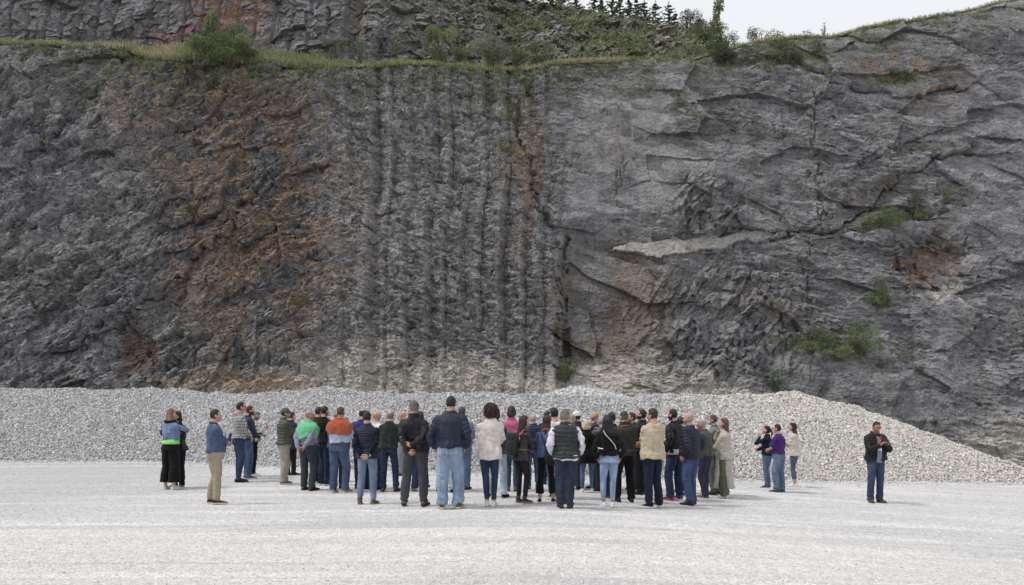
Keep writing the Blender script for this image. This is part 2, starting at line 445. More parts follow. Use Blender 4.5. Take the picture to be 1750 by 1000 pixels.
def build_cliff():
    xs = np.arange(-27, 27.01, 0.036)
    nx = len(xs)
    s_rim = (685 - np.interp(875 + F * xs / 37.6, RX, RY)) / F
    zr = (CH + 33 * s_rim) / (1 - 0.28 * s_rim)          # height of the rim for every column
    nzv = 500
    t = np.linspace(0, 1, nzv)[:, None]
    Z = -1.0 + t * (zr[None] + 1.0)
    X = np.tile(xs, (nzv, 1))
    px = 875 + F * X / yn(Z); py = 685 - F * (Z - CH) / yn(Z)
    # warped coordinates (metres)
    wx = X + 0.22 * fbm(X * .5, Z * .5, 1, 3) + 0.035 * n2(X * 3.1, Z * 3.1, 2)
    wz = Z + 0.22 * fbm(X * .5 + 40, Z * .5, 3, 3) + 0.035 * n2(X * 3.1, Z * 3.1 + 9, 4)
    L = 1 - sst(500, 600, px + 30 * n2(Z * .5, Z * 0, 9))                  # chaotic left third
    Rr = sst(925, 985, px + 20 * n2(Z * .7, Z * 0, 10))                    # slabs on the right
    M = np.clip(1 - L - Rr, 0, 1)                                          # drill-fluted middle
    d = 0.45 * fbm(X * .16, Z * .16, 11, 3)
    # --- left: broken beds dipping down to the left
    a, b = rot(wx, wz, 33)
    fl1, e1, c1 = facets(a * .42, b * .8, 20, 1.3)
    fl2, e2, c2 = facets(a * 1.3, b * 2.3, 21, 1.4)
    fl3, e3, c3 = facets(a * 3.6, b * 6.4, 22, 1.5)
    rough = 0.6 + 0.5 * sst(-.3, .5, fbm(X * .3, Z * .3, 31, 2))
    fl4, _, _ = facets(a * 6.5 + 3, b * 10.5, 23, 1.6)
    dl = 0.26 * fl1 + 0.16 * fl2 * rough + 0.105 * fl3 * rough + .05 * fl4 * (.4 + rough * .6)
    # --- middle: near vertical ribs with small chips
    bend = 5 * n2(Z * .25, Z * 0, 12) + 2.2 * n2(Z * 1.8, X * .9, 13) + 1.2 * n2(Z * 6.5, X * 3, 14)
    ribs = np.array([520, 560, 592, 640, 668, 702, 742, 768, 800, 828, 868, 905, 935, 962], float)
    q = px + bend + (py - 350) * 0.018
    i = np.clip(np.searchsorted(ribs, q) - 1, 0, len(ribs) - 2)
    u = np.clip((q - ribs[i]) / (ribs[i + 1] - ribs[i]), 0, 1)
    amp = 1.05 * np.array([.16, .14, .26, .27, .2, .24, .30, .18, .24, .42, .26, .22, .3])[i]
    shape = np.where(u < .72, u / .72, (1 - u) / .28)                     # slow rise then sharp drop on the right
    dm = amp * (shape - .4) * (0.30 + .85 * sst(-.55, .6, n2(Z * .33, i * 3.1, 15) + .35 * n2(Z * 1.3, i * 5.7, 16)))
    a2, b2 = rot(wx, wz, -14)
    g1, h1, k1 = facets(a2 * 1.1, b2 * 1.9, 40, 1.2); g2, h2, k2 = facets(a2 * 2.8, b2 * 6.0, 41, 1.5); g3, h3, k3 = facets(a2 * 6.5, b2 * 12., 42, 1.5)
    dm = dm + 0.08 * g1 + 0.065 * g2 * (.3 + rough * .8) + 0.042 * g3
    dm = dm - 0.32 * blob(px, py, 648, 420, 16, 330, 0, .8)
    # --- right: large slabs, almost level bedding, stepped
    a3, b3 = rot(wx, wz, -7)
    s1, j1, m1 = facets(a3 * .33, b3 * .62, 50, 1.0); s2, j2, m2 = facets(a3 * .9, b3 * 2.8, 51, 1.0); s3, j3, m3 = facets(a3 * 3.2, b3 * 8.5, 52, 1.3)
    r2 = sst(-.25, .45, fbm(X * .35 + 7, Z * .35, 53, 3)) * .85 + .15
    smooth_slab = np.clip(blob(px, py, 1040, 270, 120, 150, 0, .4) * .9, 0, 1)
    k = 1 - .72 * smooth_slab
    bed = (b3 * 1.55) % 1.0
    dr = 0.30 * s1 * k + 0.085 * s2 * r2 * k + 0.050 * s3 * (.3 + r2) * k + 0.07 * (bed - .5) * r2 * k
    chaos = np.clip(blob(px, py, 1240, 560, 160, 130, 0, .5) + blob(px, py, 1215, 360, 75, 60, 20, .4), 0, 1)
    a4, b4 = rot(wx, wz, 55)
    t1, o1, w1 = facets(a4 * .9, b4 * 1.7, 60, 1.4); t2, o2, w2 = facets(a4 * 2.6, b4 * 5, 61, 1.5)
    dr = dr * (1 - .5 * chaos) + chaos * (0.20 * t1 + 0.13 * t2)
    dd = d + L * dl + M * dm + Rr * dr
    # rougher fine chips everywhere
    f4, e4, c4 = facets(wx * 9, wz * 11, 70, 1.5)
    dd = dd + 0.030 * f4 * (1 - .6 * smooth_slab) * (1 - .35 * Rr)
    # --- named features (distances in photograph pixels along the face)
    wob = n2(X * .9, Z * .9, 83) * .5 + .5; wob2 = n2(X * .6 + 4, Z * .6, 84) * .5 + .5
    f5, _, c5 = facets(X * 1.3, Z * 1.6, 85, 0); f6, _, c6 = facets(X * 3.1, Z * 3.4, 86, 0)
    jx = 9 * (c5 - .5) * 2 + 4 * (c6 - .5) * 2; jy = 7 * n2(X * 1.2 + 5, Z * 1.2, 81) + 5 * (((c5 * 7.3) % 1) - .5) * 2
    def crack(pts, w, depth, step=0.0):
        nonlocal dd
        ds, sd_ = poly_d(px + jx, py + jy, pts)
        dd = dd - depth * .8 * np.exp(-(ds / (w * (.35 + .6 * wob))) ** 2) * (.15 + 1.0 * wob2)
        if step: dd = dd + step * (sd_ < 0) * np.exp(-(ds / (w * 9)) ** 2)
        return ds
    cr1 = crack([(60, 605), (125, 592), (185, 565), (240, 525), (300, 480), (350, 430), (385, 395), (440, 330)], 6, .40, .30)
    crack([(905, 110), (900, 160), (880, 200), (905, 260), (915, 330), (945, 400), (955, 500), (962, 660)], 7, .45)
    crack([(962, 400), (966, 520), (968, 670)], 6, .5)
    dd = dd - .62 * sst(960, 968, px + 3 * n2(Z * 2, X * 0, 82)) * (1 - sst(975, 1120, px)) * sst(370, 440, py)
    crack([(1388, 150), (1392, 250), (1400, 330), (1410, 395)], 3.5, .28)
    crack([(1376, 395), (1378, 450), (1392, 540)], 3, .2)
    crack([(1330, 160), (1335, 260), (1330, 380)], 3, .12)
    crack([(1200, 400), (1310, 399), (1400, 396), (1450, 388), (1500, 350), (1540, 300), (1624, 270), (1700, 262)], 4, .26, .22)
    crack([(1440, 400), (1480, 392), (1530, 385), (1590, 370), (1650, 345)], 4, .1, -.2)
    crack([(1060, 175), (1010, 215), (975, 290), (1000, 300)], 3, .12)
    crack([(1070, 270), (1060, 350), (1075, 400)], 3, .12)
    crack([(1180, 130), (1230, 190), (1250, 260)], 5, .15)
    crack([(1340, 100), (1420, 130), (1500, 155), (1560, 165), (1640, 140)], 7, .35, .2)
    crack([(1460, 300), (1550, 240), (1640, 215)], 4, .18, .12)
    dd = dd - .65 * blob(px + 26 * (c5 - .5) + 10 * n2(X * 2, Z * 2, 87), py + 22 * (c6 - .5), 1605, 445, 78, 42, 8, .7) - .5 * blob(px, py, 1500, 335, 70, 26, -25, .5)
    dd = dd + .55 * blob(px, py, 1180, 340, 95, 62, 10, .5) - .35 * blob(px, py, 1205, 372, 70, 22, -30, .6)
    dd = dd - .35 * blob(px, py, 1030, 545, 60, 50, 0, .7) - .45 * blob(px, py, 232, 600, 34, 46, 20, .6)
    dd = dd + .5 * blob(px, py, 1500, 640, 150, 60, 15, .7)
    # pale smooth ledge
    lp = [(1035, 421), (1065, 417), (1110, 413), (1155, 410), (1200, 403), (1260, 398), (1335, 398), (1318, 406), (1265, 414), (1230, 424), (1190, 430), (1160, 437), (1130, 443), (1100, 437), (1065, 429), (1040, 426)]
    lx = px + 5 * n2(X * 2, Z * 2, 91); ly = py + 3.5 * n2(X * 1.6, Z * 1.6, 92) + 3 * (c6 - .5) * (py > 415)
    ledge = inside(lx, ly, lp)
    lds, _ = poly_d(lx, ly, lp + [lp[0]])
    lsm = np.where(ledge, sst(0, 2.5, lds), 0)
    dd = dd * (1 - .8 * lsm) + .8 * lsm * (d + 0.0 + (py - 400) * 0.006 + .04 * n2(X * 2, Z, 90) + .02 * g3)
    # rim: rounded shoulder, rubble at the top
    topd = (zr[None] - Z)
    lean = np.exp(-topd / 0.5) * 0.5
    lean = lean + sst(1300, 1450, px) * np.clip(1.8 - topd, 0, 9) * 0.35
    Y = yn(Z) - dd + lean
    # toe: debris at the foot
    Y = Y - 0.5 * np.exp(-np.clip(Z - 1.0, 0, 9) / 0.8)
    Zd = Z + 0.10 * L * fl2 + .05 * M * g2 + .04 * Rr * s2
    Zd[-1] = Z[-1]; Zd[0] = Z[0]
    # ---------------------------------------------------------------- colour (the rock's own, with light painted along the rib crests)
    px0, py0 = px, py
    nz = fbm(X * .6, Z * .6, 101, 4); nf = fbm(X * 3.2, Z * 3.2, 102, 4); nb = fbm(X * .25 + 3, Z * .25, 103, 3)
    streak = fbm(X * 2.6, Z * .22, 104, 4)
    grey = np.array([.188, .188, .199]); warmg = np.array([.240, .228, .210]); brown = np.array([.215, .162, .122]); rust = np.array([.245, .168, .118])
    dark = np.array([.105, .092, .085]); pale = np.array([.46, .44, .41]); red = np.array([.15, .082, .070]); dust = np.array([.47, .44, .40])
    def mixc(c, m, k):
        m = np.clip(m, 0, 1)[..., None]; return c * (1 - m) + k * m
    px = px + 26 * nf + 30 * nz; py = py + 20 * n2(X * 1.1, Z * 1.1, 107) + 14 * n2(X * 3.3, Z * 3.3, 108)
    c = np.ones(X.shape + (3,)) * grey
    c = mixc(c, sst(-.1, .5, nb) * .30 * (1 - .6 * Rr) + .15 * M, warmg)
    c = c * (1 + .22 * nf + .12 * nz)[..., None]
    cellv = L * c2 + M * k2 + Rr * m2
    c = c * (0.66 + 0.68 * cellv)[..., None] * (1 + .30 * ((L * c3 + M * k3 + Rr * m3) - .5))[..., None]
    c = mixc(c, sst(.1, .5, streak) * Rr * .28, warmg * 1.2)
    c = mixc(c, sst(.12, .45, fbm(X * 7 + 50, Z * .3, 105, 3)) * blob(px, py, 1090, 250, 150, 140, 0, .6) * .38, np.array([.28, .25, .215]))
    bm = blob(px, py, 440, 370, 190, 300, -4, .6)
    c = mixc(c, bm * sst(-.12, .14, nz * .6 + .4 * nf + (c2 - .42) * .8) * .75, brown)
    c = mixc(c, blob(px, py, 495, 400, 60, 150, -5, .6) * sst(-.10, .12, nf * .5 + (c2 - .45) + (c3 - .5) * .4) * .55, rust)
    c = mixc(c, blob(px, py, 440, 340, 150, 300, -4, .5) * sst(.0, .45, fbm(X * 2.2, Z * .35, 109, 3)) * .38, rust * 1.05)
    rag = np.exp(-((u - .72) / .10) ** 2) * M * sst(-.3, .4, nf)
    c = mixc(c, rag * .4, pale * .75)  # edges catching light, painted pale along the rib crests
    c = mixc(c, blob(px, py, 330, 160, 190, 130, 0, .7) * sst(-.1, .12, nf * .5 + (c2 - .5)) * .6, brown)
    c = mixc(c, blob(px, py, 890, 280, 35, 190, 3, .6) * sst(-.4, .3, nz + nf) * .75, warmg * np.array([1.1, .95, .85]))
    c = mixc(c, blob(px, py, 905, 300, 16, 120, 3, .6) * .5, rust)
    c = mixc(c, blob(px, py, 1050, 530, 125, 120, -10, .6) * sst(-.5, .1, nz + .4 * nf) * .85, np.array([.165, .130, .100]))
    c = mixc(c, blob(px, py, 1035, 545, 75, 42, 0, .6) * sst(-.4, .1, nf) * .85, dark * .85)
    c = mixc(c, blob(px, py, 1060, 460, 100, 60, 0, .6) * sst(-.2, .4, nf) * .35, np.array([.27, .25, .23]))
    c = mixc(c, blob(px, py, 1510, 108, 95, 38, 12, .7) * sst(-.2, .05, nf * .6 + nz * .5 + (m2 - .4) * .7) * .75, rust * .75)
    c = mixc(c, blob(px, py, 1600, 140, 70, 55, 0, .6) * sst(-.3, .3, nf) * .6, brown)
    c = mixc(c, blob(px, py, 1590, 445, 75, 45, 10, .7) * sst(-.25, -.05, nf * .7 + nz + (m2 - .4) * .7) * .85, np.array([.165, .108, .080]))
    c = mixc(c, blob(px, py, 1530, 320, 90, 35, -20, .6) * sst(-.3, .2, nf) * .5, brown * .8)
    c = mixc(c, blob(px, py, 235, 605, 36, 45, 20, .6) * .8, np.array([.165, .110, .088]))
    c = mixc(c, blob(px, py, 1330, 520, 100, 22, 10, .6) * sst(-.3, .2, nf) * .5, brown * .9)
    c = mixc(c, blob(px, py, 1615, 495, 30, 14, 0, .5) * .8, pale)
    c = mixc(c, blob(px, py, 1500, 345, 45, 22, 0, .5) * sst(-.3, .3, nf) * .6, pale * .8)
    px, py = px0, py0
    # stone dust thrown up along the foot of the face
    dtop = np.interp(px, [0, 125, 240, 300, 420, 480, 560, 620, 700, 800, 880, 960, 1100, 1200, 1270, 1330, 1400, 1800], [700, 700, 650, 628, 626, 600, 580, 572, 580, 592, 620, 620, 600, 610, 640, 670, 720, 720])
    dm_ = sst(-12, 55, py - dtop + 28 * nz + 14 * nf)
    orange = blob(px, py, 400, 655, 150, 26, 0, .6) + .6 * blob(px, py, 250, 660, 60, 20, 0, .6)
    c = mixc(c, dm_ * .9, dust * (1 + .25 * nf[..., None]))
    c = mixc(c, np.clip(orange, 0, 1) * sst(-.4, .3, nf) * .7, np.array([.38, .28, .19]))
    c = mixc(c, lsm * .92, pale * .82 * (1 + .12 * streak[..., None] + .10 * nf[..., None]))
    c = mixc(c, blob(px, py, 1170, 478, 90, 10, 4, .6) * sst(-.2, .3, nf) * .3, pale * .8)
    # thin soil and moss near the rim
    moss = sst(75, 5, (py - np.interp(px, RX, RY)) + 30 * nz) * sst(0, .4, nf + .1)
    c = mixc(c, moss * .55, np.array([.10, .115, .05]))
    c = np.clip(c, .03, .62)
    V = np.stack([X, Y, Zd], -1)
    # extra rows: the shoulder rounding back on to the bench
    m = rock_mat("quarried limestone", rough=0.9, noise_scale=11, noise_amt=0.34, bump=1.0, bump_scale=16, bump_dist=0.07, spec=0.2)
    link("cliff", np_mesh("cliff", V.reshape(-1, 3), grid_quads(nx, nzv), c.reshape(-1, 3), smooth=False), m, kind='structure')
    PX = 875 + F * V[..., 0] / V[..., 1]; PY = 685 - F * (V[..., 2] - CH) / V[..., 1]
    return dict(V=V, PX=PX, PY=PY, xs=xs, zr=zr, Yr=V[-1, :, 1], nf=nf)

def build_bench(A):
    """the grassed berm above the lower face, and the hill top on the right"""
    xs = A['xs'][::3]; zr = A['zr'][::3]; Yr = A['Yr'][::3]
    Yr = np.convolve(np.pad(Yr, 3, mode='edge'), np.ones(7) / 7, 'valid') - 0.12
    q = np.concatenate([np.array([-.05, .05, .15, .3, .5]), np.arange(.75, 9, .3), np.array([12., 18, 30, 60])])
    Q, X = np.meshgrid(q, xs, indexing='ij')
    px = 875 + F * X / 38
    rise = np.interp(px, [-300, 125, 300, 500, 620, 850, 1000, 1200, 1300, 1800], [.3, .35, .85, .75, .5, .42, .34, .2, .10, .1])
    Z = zr[None] + rise * sst(0, .95, Q) - 0.02 * Q * (px < 1250) - 0.06 * np.clip(Q - 3, 0, 99) * (px > 1250)
    Z = Z + sst(0, .4, Q) * 0.06 * n2(X * 1.5, Q * 1.5, 5) - .05
    Y = Yr[None] + Q
    c = np.ones(X.shape + (3,)) * np.array([.13, .125, .065])
    n = fbm(X * .8, Q * .8, 6, 3)[..., None]
    c = c * (1 + .3 * n)
    m = tint_mat("turf and soil", rough=0.95, noise_scale=6, noise_amt=.35, bump=.8, bump_scale=25, bump_dist=.04)
    link("bench_terrain", np_mesh("bench_terrain", np.stack([X, Y, Z], -1).reshape(-1, 3), grid_quads(len(xs), len(q)), c.reshape(-1, 3), smooth=True), m, kind='structure')
    return dict(xs=xs, q=q, X=X, Y=Y, Z=Z)

USK = [(-300, -90), (700, -90), (780, -50), (850, -22), (905, 3), (950, 9), (1000, 17), (1040, 26), (1080, 35), (1130, 45), (1170, 50), (1200, 56), (1215, 62), (1240, 80), (1290, 100)]
def build_upper():
    """upper tier: drilled face on the left, turning into a rubble slope that runs down to the right"""
    pxs = np.arange(-150, 1262, 1.25); nv = 300
    ty = np.interp(pxs, *zip(*USK))
    ln = np.interp(pxs, [-200, 560, 760, 900, 1300], [.26, .30, .62, .95, 1.1])
    Yb = 43.2
    s = (685 - ty) / F
    zt = (CH + s * (Yb - ln * 17)) / (1 - s * ln)
    zt = np.maximum(zt, 16.9)
    t = np.linspace(0, 1, nv)[:, None]
    Z = 16.6 + t * (zt - 16.6)[None]
    Yn = Yb + ln[None] * (Z - 17)
    X = (pxs[None] - 875) / F * Yn
    px = np.tile(pxs, (nv, 1)); py = 685 - F * (Z - CH) / Yn
    wx = X + .25 * fbm(X * .5, Z * .5, 201, 3); wz = Z + .25 * fbm(X * .5, Z * .5 + 30, 202, 3)
    rub = sst(560, 760, px + 40 * n2(Z * .6, Z * 0, 203)); Dn = 1 - rub
    a, b = rot(wx, wz, 20)
    f1, _, c1 = facets(a * .5, b * .9, 210, 1.2); f2, _, c2 = facets(a * 1.7, b * 2.6, 211, 1.4); f3, _, c3 = facets(a * 4, b * 5.5, 212, 1.5)
    ribs = np.abs(((X + .1 * n2(Z * .5, X * .2, 3)) / .92) % 1 - .5)
    d = .3 * fbm(X * .2, Z * .2, 220, 3) + Dn * (.24 * f1 + .10 * f2 + .04 * f3 - .16 * np.exp(-(ribs / .10) ** 2)) + rub * (.30 * f1 + .26 * f2 + .13 * f3)
    d = d + .5 * blob(px, py, 690, 35, 70, 60, 0, .6) - .6 * blob(px, py, 606, 30, 14, 70, 4, .6)
    Y = Yn - d * (1 - .8 * (t > .985))
    nf = fbm(X * 2.5, Z * 2.5, 221, 4); nz = fbm(X * .5, Z * .5, 222, 3)
    def mixc(c, m, k):
        m = np.clip(m, 0, 1)[..., None]; return c * (1 - m) + k * m
    c = np.ones(X.shape + (3,)) * np.array([.172, .170, .178])
    c = mixc(c, rub * .5, np.array([.24, .225, .20])); c = c * (.78 + .45 * c2 + .2 * nf)[..., None]
    c = mixc(c, blob(px, py, 330, 45, 110, 60, -25, .5) * sst(-.5, .1, nf + nz) * .85, np.array([.20, .130, .120]))
    c = mixc(c, blob(px, py, 400, 10, 70, 50, -40, .5) * sst(-.4, .2, nf) * .8, np.array([.27, .175, .135]))
    c = mixc(c, blob(px, py, 440, 40, 26, 40, 0, .5) * sst(-.4, .3, nf) * .7, np.array([.30, .22, .18]))
    c = mixc(c, blob(px, py, 612, 30, 22, 60, 0, .6) * sst(-.3, .3, nf) * .7, np.array([.26, .19, .13]))
    # moss and thin grass between the blocks of the slope
    gm = sst(820, 900, px) * sst(-.15, .3, fbm(X * .7, Z * .9, 230, 3)) + sst(700, 860, px) * sst(60, 0, py) * .7 * sst(-.2, .3, nf)
    c = mixc(c, gm * .75 * (1 - blob(px, py, 1160, 68, 45, 24, 15, .4)), np.array([.13, .145, .065]))
    c = mixc(c, blob(px, py, 1155, 62, 48, 22, 18, .4) * .7, np.array([.40, .375, .33]) * (.7 + .6 * c3[..., None]))
    c = np.clip(c, .02, .6)
    V = np.stack([X, Y, Z], -1)
    m = bpy.data.materials["quarried limestone"]
    link("upper_cliff", np_mesh("upper_cliff", V.reshape(-1, 3), grid_quads(len(pxs), nv), c.reshape(-1, 3)), m, kind='structure')
    # ground behind the crest, on which the trees stand
    top = V[-1][::6]
    q = np.concatenate([[-.1], np.arange(0.3, 6, .5), [9, 14, 25, 60]])
    Xh = np.tile(top[:, 0], (len(q), 1)) * (1 + q[:, None] * .0); Yh = top[:, 1][None] + q[:, None]
    Zh = top[:, 2][None] - .04 + .02 * n2(Xh, Yh, 4) - .10 * np.clip(q[:, None], 0, 99)
    link("hill_top", np_mesh("hill_top", np.stack([Xh, Yh, Zh], -1).reshape(-1, 3), grid_quads(len(top), len(q)),
         np.tile([.12, .115, .06], (Xh.size, 1)), smooth=True), bpy.data.materials["turf and soil"], kind='structure')
    return dict(V=V, PX=875 + F * V[..., 0] / V[..., 1], PY=685 - F * (V[..., 2] - CH) / V[..., 1], top=V[-1])

# ================================================================== PLANTS
def leaf_cloud(rs, centers, radii, n, size, cols, flat=0.0, up=0.0, aspect=0.5):
    """n leaf quads spread through clumps. cols: list of rgb"""
    centers = np.asarray(centers, float); radii = np.asarray(radii, float)
    if radii.ndim == 1: radii = np.repeat(radii[:, None], 3, 1)
    w = radii.prod(1) ** (2 / 3); k = rs.choice(len(centers), n, p=w / w.sum())
    d = rs.normal(size=(n, 3)); d /= np.linalg.norm(d, axis=1, keepdims=True)
    r = rs.uniform(0.25, 1.0, n) ** 0.5
    P = centers[k] + d * r[:, None] * radii[k]
    ax = rs.normal(size=(n, 3)); ax[:, 2] = ax[:, 2] * (1 - flat) + up; ax /= np.linalg.norm(ax, axis=1, keepdims=True)
    bx = np.cross(ax, rs.normal(size=(n, 3))); bx /= np.linalg.norm(bx, axis=1, keepdims=True) + 1e-9
    s = size * rs.uniform(.6, 1.3, n)[:, None]
    v = np.stack([P - ax * s * .5, P + bx * s * aspect * .5, P + ax * s * .5, P - bx * s * aspect * .5], 1)
    cl = np.asarray(cols)[rs.randint(0, len(cols), len(centers))][k] * rs.uniform(.7, 1.3, (n, 1))
    return v.reshape(-1, 3), np.arange(4 * n).reshape(n, 4), np.repeat(cl, 4, axis=0)

def sticks(rs, segs):
    """thin tapered five-sided branches; segs: (p0, p1, r0, r1)"""
    V, Q, o = [], [], 0
    for p0, p1, r0, r1 in segs:
        p0 = np.array(p0, float); p1 = np.array(p1, float); d = p1 - p0; d /= np.linalg.norm(d) + 1e-9
        s = np.cross(d, (0.3, 0.9, 0.1)); s /= np.linalg.norm(s); t = np.cross(d, s)
        for p, r in ((p0, r0), (p1, r1)):
            for j in range(5):
                a = j * 2 * np.pi / 5; V.append(p + (s * math.cos(a) + t * math.sin(a)) * r)
        for j in range(5): Q.append((o + j, o + (j + 1) % 5, o + 5 + (j + 1) % 5, o + 5 + j))
        o += 10
    return np.array(V), np.array(Q)

MATS = {}
def foliage_mat():
    if 'fol' not in MATS: MATS['fol'] = tint_mat("leaves", rough=0.6, noise_amt=.15, bump=0, trans=.25, spec=.3)
    return MATS['fol']
def bark_mat():
    if 'bark' not in MATS: MATS['bark'] = tint_mat("bark", (.12, .10, .08), rough=0.95, noise_amt=.3, bump=.5)
    return MATS['bark']

GREENS = {'mid': [(0.115, 0.162, 0.047), (0.081, 0.121, 0.041), (0.149, 0.203, 0.061), (0.068, 0.095, 0.038)],
          'bright': [(0.155, 0.20, 0.070), (0.13, 0.17, 0.06), (0.19, 0.235, 0.09)],
          'olive': [(0.135, 0.155, 0.068), (0.108, 0.121, 0.061), (0.176, 0.189, 0.088)],
          'dark': [(0.047, 0.068, 0.038), (0.068, 0.084, 0.047), (0.088, 0.095, 0.061)],
          'grey': [(0.149, 0.176, 0.108), (0.115, 0.135, 0.088), (0.189, 0.209, 0.135)],
          'blue': [(0.068, 0.115, 0.068), (0.095, 0.149, 0.081), (0.054, 0.088, 0.054)]}

for _k in GREENS: GREENS[_k] = [tuple(float((c * .78 + .22 * (v[0] + v[1] + v[2]) / 3) * 1.18) for c in v) for v in GREENS[_k]]

def bush(name, base, w, h, green, label, seed, leaves=1600, size=.07, group="bushes on the quarry face", sparse=1.0, cat="bush", droop=0.0):
    rs = np.random.RandomState(seed)
    root = bpy.data.objects.new(name, None); COL.objects.link(root); root.location = base; root.empty_display_size = .2
    root['label'] = label; root['category'] = cat; root['group'] = group
    nc = max(6, int(14 * sparse))
    cs, rr, segs = [], [], []
    for i in range(nc):
        a = rs.uniform(0, 2 * np.pi); r = rs.uniform(0, 1) ** .6
        hh = h * rs.uniform(.25, .95) * (1 - .35 * r)
        c = np.array([math.cos(a) * r * w * .42, math.sin(a) * r * w * .28 - .1 * w, hh - droop * r * h])
        cs.append(c); rr.append(np.array([w, w * .8, h * .8]) * rs.uniform(.11, .22))
        mid = c * np.array([.45, .45, .55]) + rs.normal(size=3) * .03 * w
        segs.append(((0, .1, -.1), mid, .022 * h + .006, .012 * h + .004)); segs.append((mid, c, .012 * h + .004, .003))
        for _ in range(4):
            segs.append((c, c + rs.normal(size=3) * np.array([w, w, h]) * .13, .005, .002))
    V, Q, C = leaf_cloud(rs, cs, rr, leaves, size, GREENS[green])
    link("foliage", np_mesh("foliage", V, Q, C), foliage_mat(), root)
    V, Q = sticks(rs, segs)
    link("stem", np_mesh("stem", V, Q), bark_mat(), root)
    return root

def conifer(base, h, label, seed):
    rs = np.random.RandomState(seed)
    root = bpy.data.objects.new("fir_tree", None); COL.objects.link(root); root.location = base
    root['label'] = label; root['category'] = "tree"; root['group'] = "young firs along the hill crest"
    segs = [((0, 0, -.3), (0, 0, h * .5), .05 * h * .5, .025 * h * .5), ((0, 0, h * .5), (0, 0, h), .025 * h * .5, .004)]
    cs, rr = [], []
    z = h * .10
    while z < h * .95:
        t = z / h; rad = h * (.60 * (1 - t) ** 1.05 + .03) * rs.uniform(.75, 1.2)
        for j in range(rs.randint(4, 6)):
            a = rs.uniform(0, 2 * np.pi); L = rad * rs.uniform(.5, 1.15)
            tip = np.array([math.cos(a) * L, math.sin(a) * L, z + L * .28])
            segs.append(((0, 0, z), tip, .02, .005))
            for k in range(4):
                q = (k + 1) / 4.0; c = np.array([0, 0, z]) * (1 - q) + tip * q
                cs.append(c); rr.append((.05 + .05 * (1 - q), .05 + .05 * (1 - q), .035))
        z += h * rs.uniform(.07, .11)
    cs.append((0, 0, h)); rr.append((.05, .05, .16))
    V, Q, C = leaf_cloud(rs, cs, rr, 3600, .085, [(.08, .105, .065), (.10, .13, .085), (.06, .085, .055)], aspect=.35)
    link("crown", np_mesh("crown", V, Q, C), foliage_mat(), root)
    V, Q = sticks(rs, segs); link("trunk", np_mesh("trunk", V, Q), bark_mat(), root)

def tall_tree(name, base, h, rw, lean, green, label, seed, n=2300, size=.11):
    """slender poplar"""
    rs = np.random.RandomState(seed)
    root = bpy.data.objects.new(name, None); COL.objects.link(root); root.location = base
    root['label'] = label; root['category'] = "tree"
    def axis(t): return np.array([lean * t * h + .12 * math.sin(t * 9), 0, t * h])
    segs = [(axis(t), axis(t + .1), .10 * (1.05 - t), .10 * (.95 - t)) for t in np.arange(0, 1, .1)]
    cs, rr = [], []
    for t in np.linspace(.16, 1, 30):
        for j in range(5):
            a = rs.uniform(0, 2 * np.pi); r = rw * (.35 + .75 * math.sin(min(1, t * 1.05) * np.pi * .8)) * rs.uniform(.2, 1)
            c = axis(t) + np.array([math.cos(a) * r, math.sin(a) * r, rs.uniform(0, .3)])
            if rs.uniform() < .42: continue
            cs.append(c); rr.append((.13, .13, .24)); segs.append((axis(t - .08), c, .02, .005))
    V, Q, C = leaf_cloud(rs, cs, rr, n, size, GREENS[green], aspect=.8)
    link("crown", np_mesh("crown", V, Q, C), foliage_mat(), root)
    V, Q = sticks(rs, segs); link("trunk", np_mesh("trunk", V, Q), bark_mat(), root)

def blades(rs, P, h, cols, wid=.02, lean=.45):
    n = len(P)
    a = rs.uniform(0, 2 * np.pi, n); side = np.stack([np.cos(a), np.sin(a), 0 * a], -1)
    ln = rs.normal(size=(n, 3)) * lean; ln[:, 2] = 1; ln /= np.linalg.norm(ln, axis=1, keepdims=True)
    h = h[:, None]; w = wid * rs.uniform(.7, 1.4, n)[:, None]
    tip = P + ln * h; tip[:, 2] -= (.15 * h[:, 0]) * rs.uniform(0, 1, n)
    v = np.stack([P - side * w, P + side * w, P + ln * h * .55 + side * w * .6, tip], 1)
    return v.reshape(-1, 3), np.arange(4 * n).reshape(n, 4), np.repeat(cols, 4, axis=0)

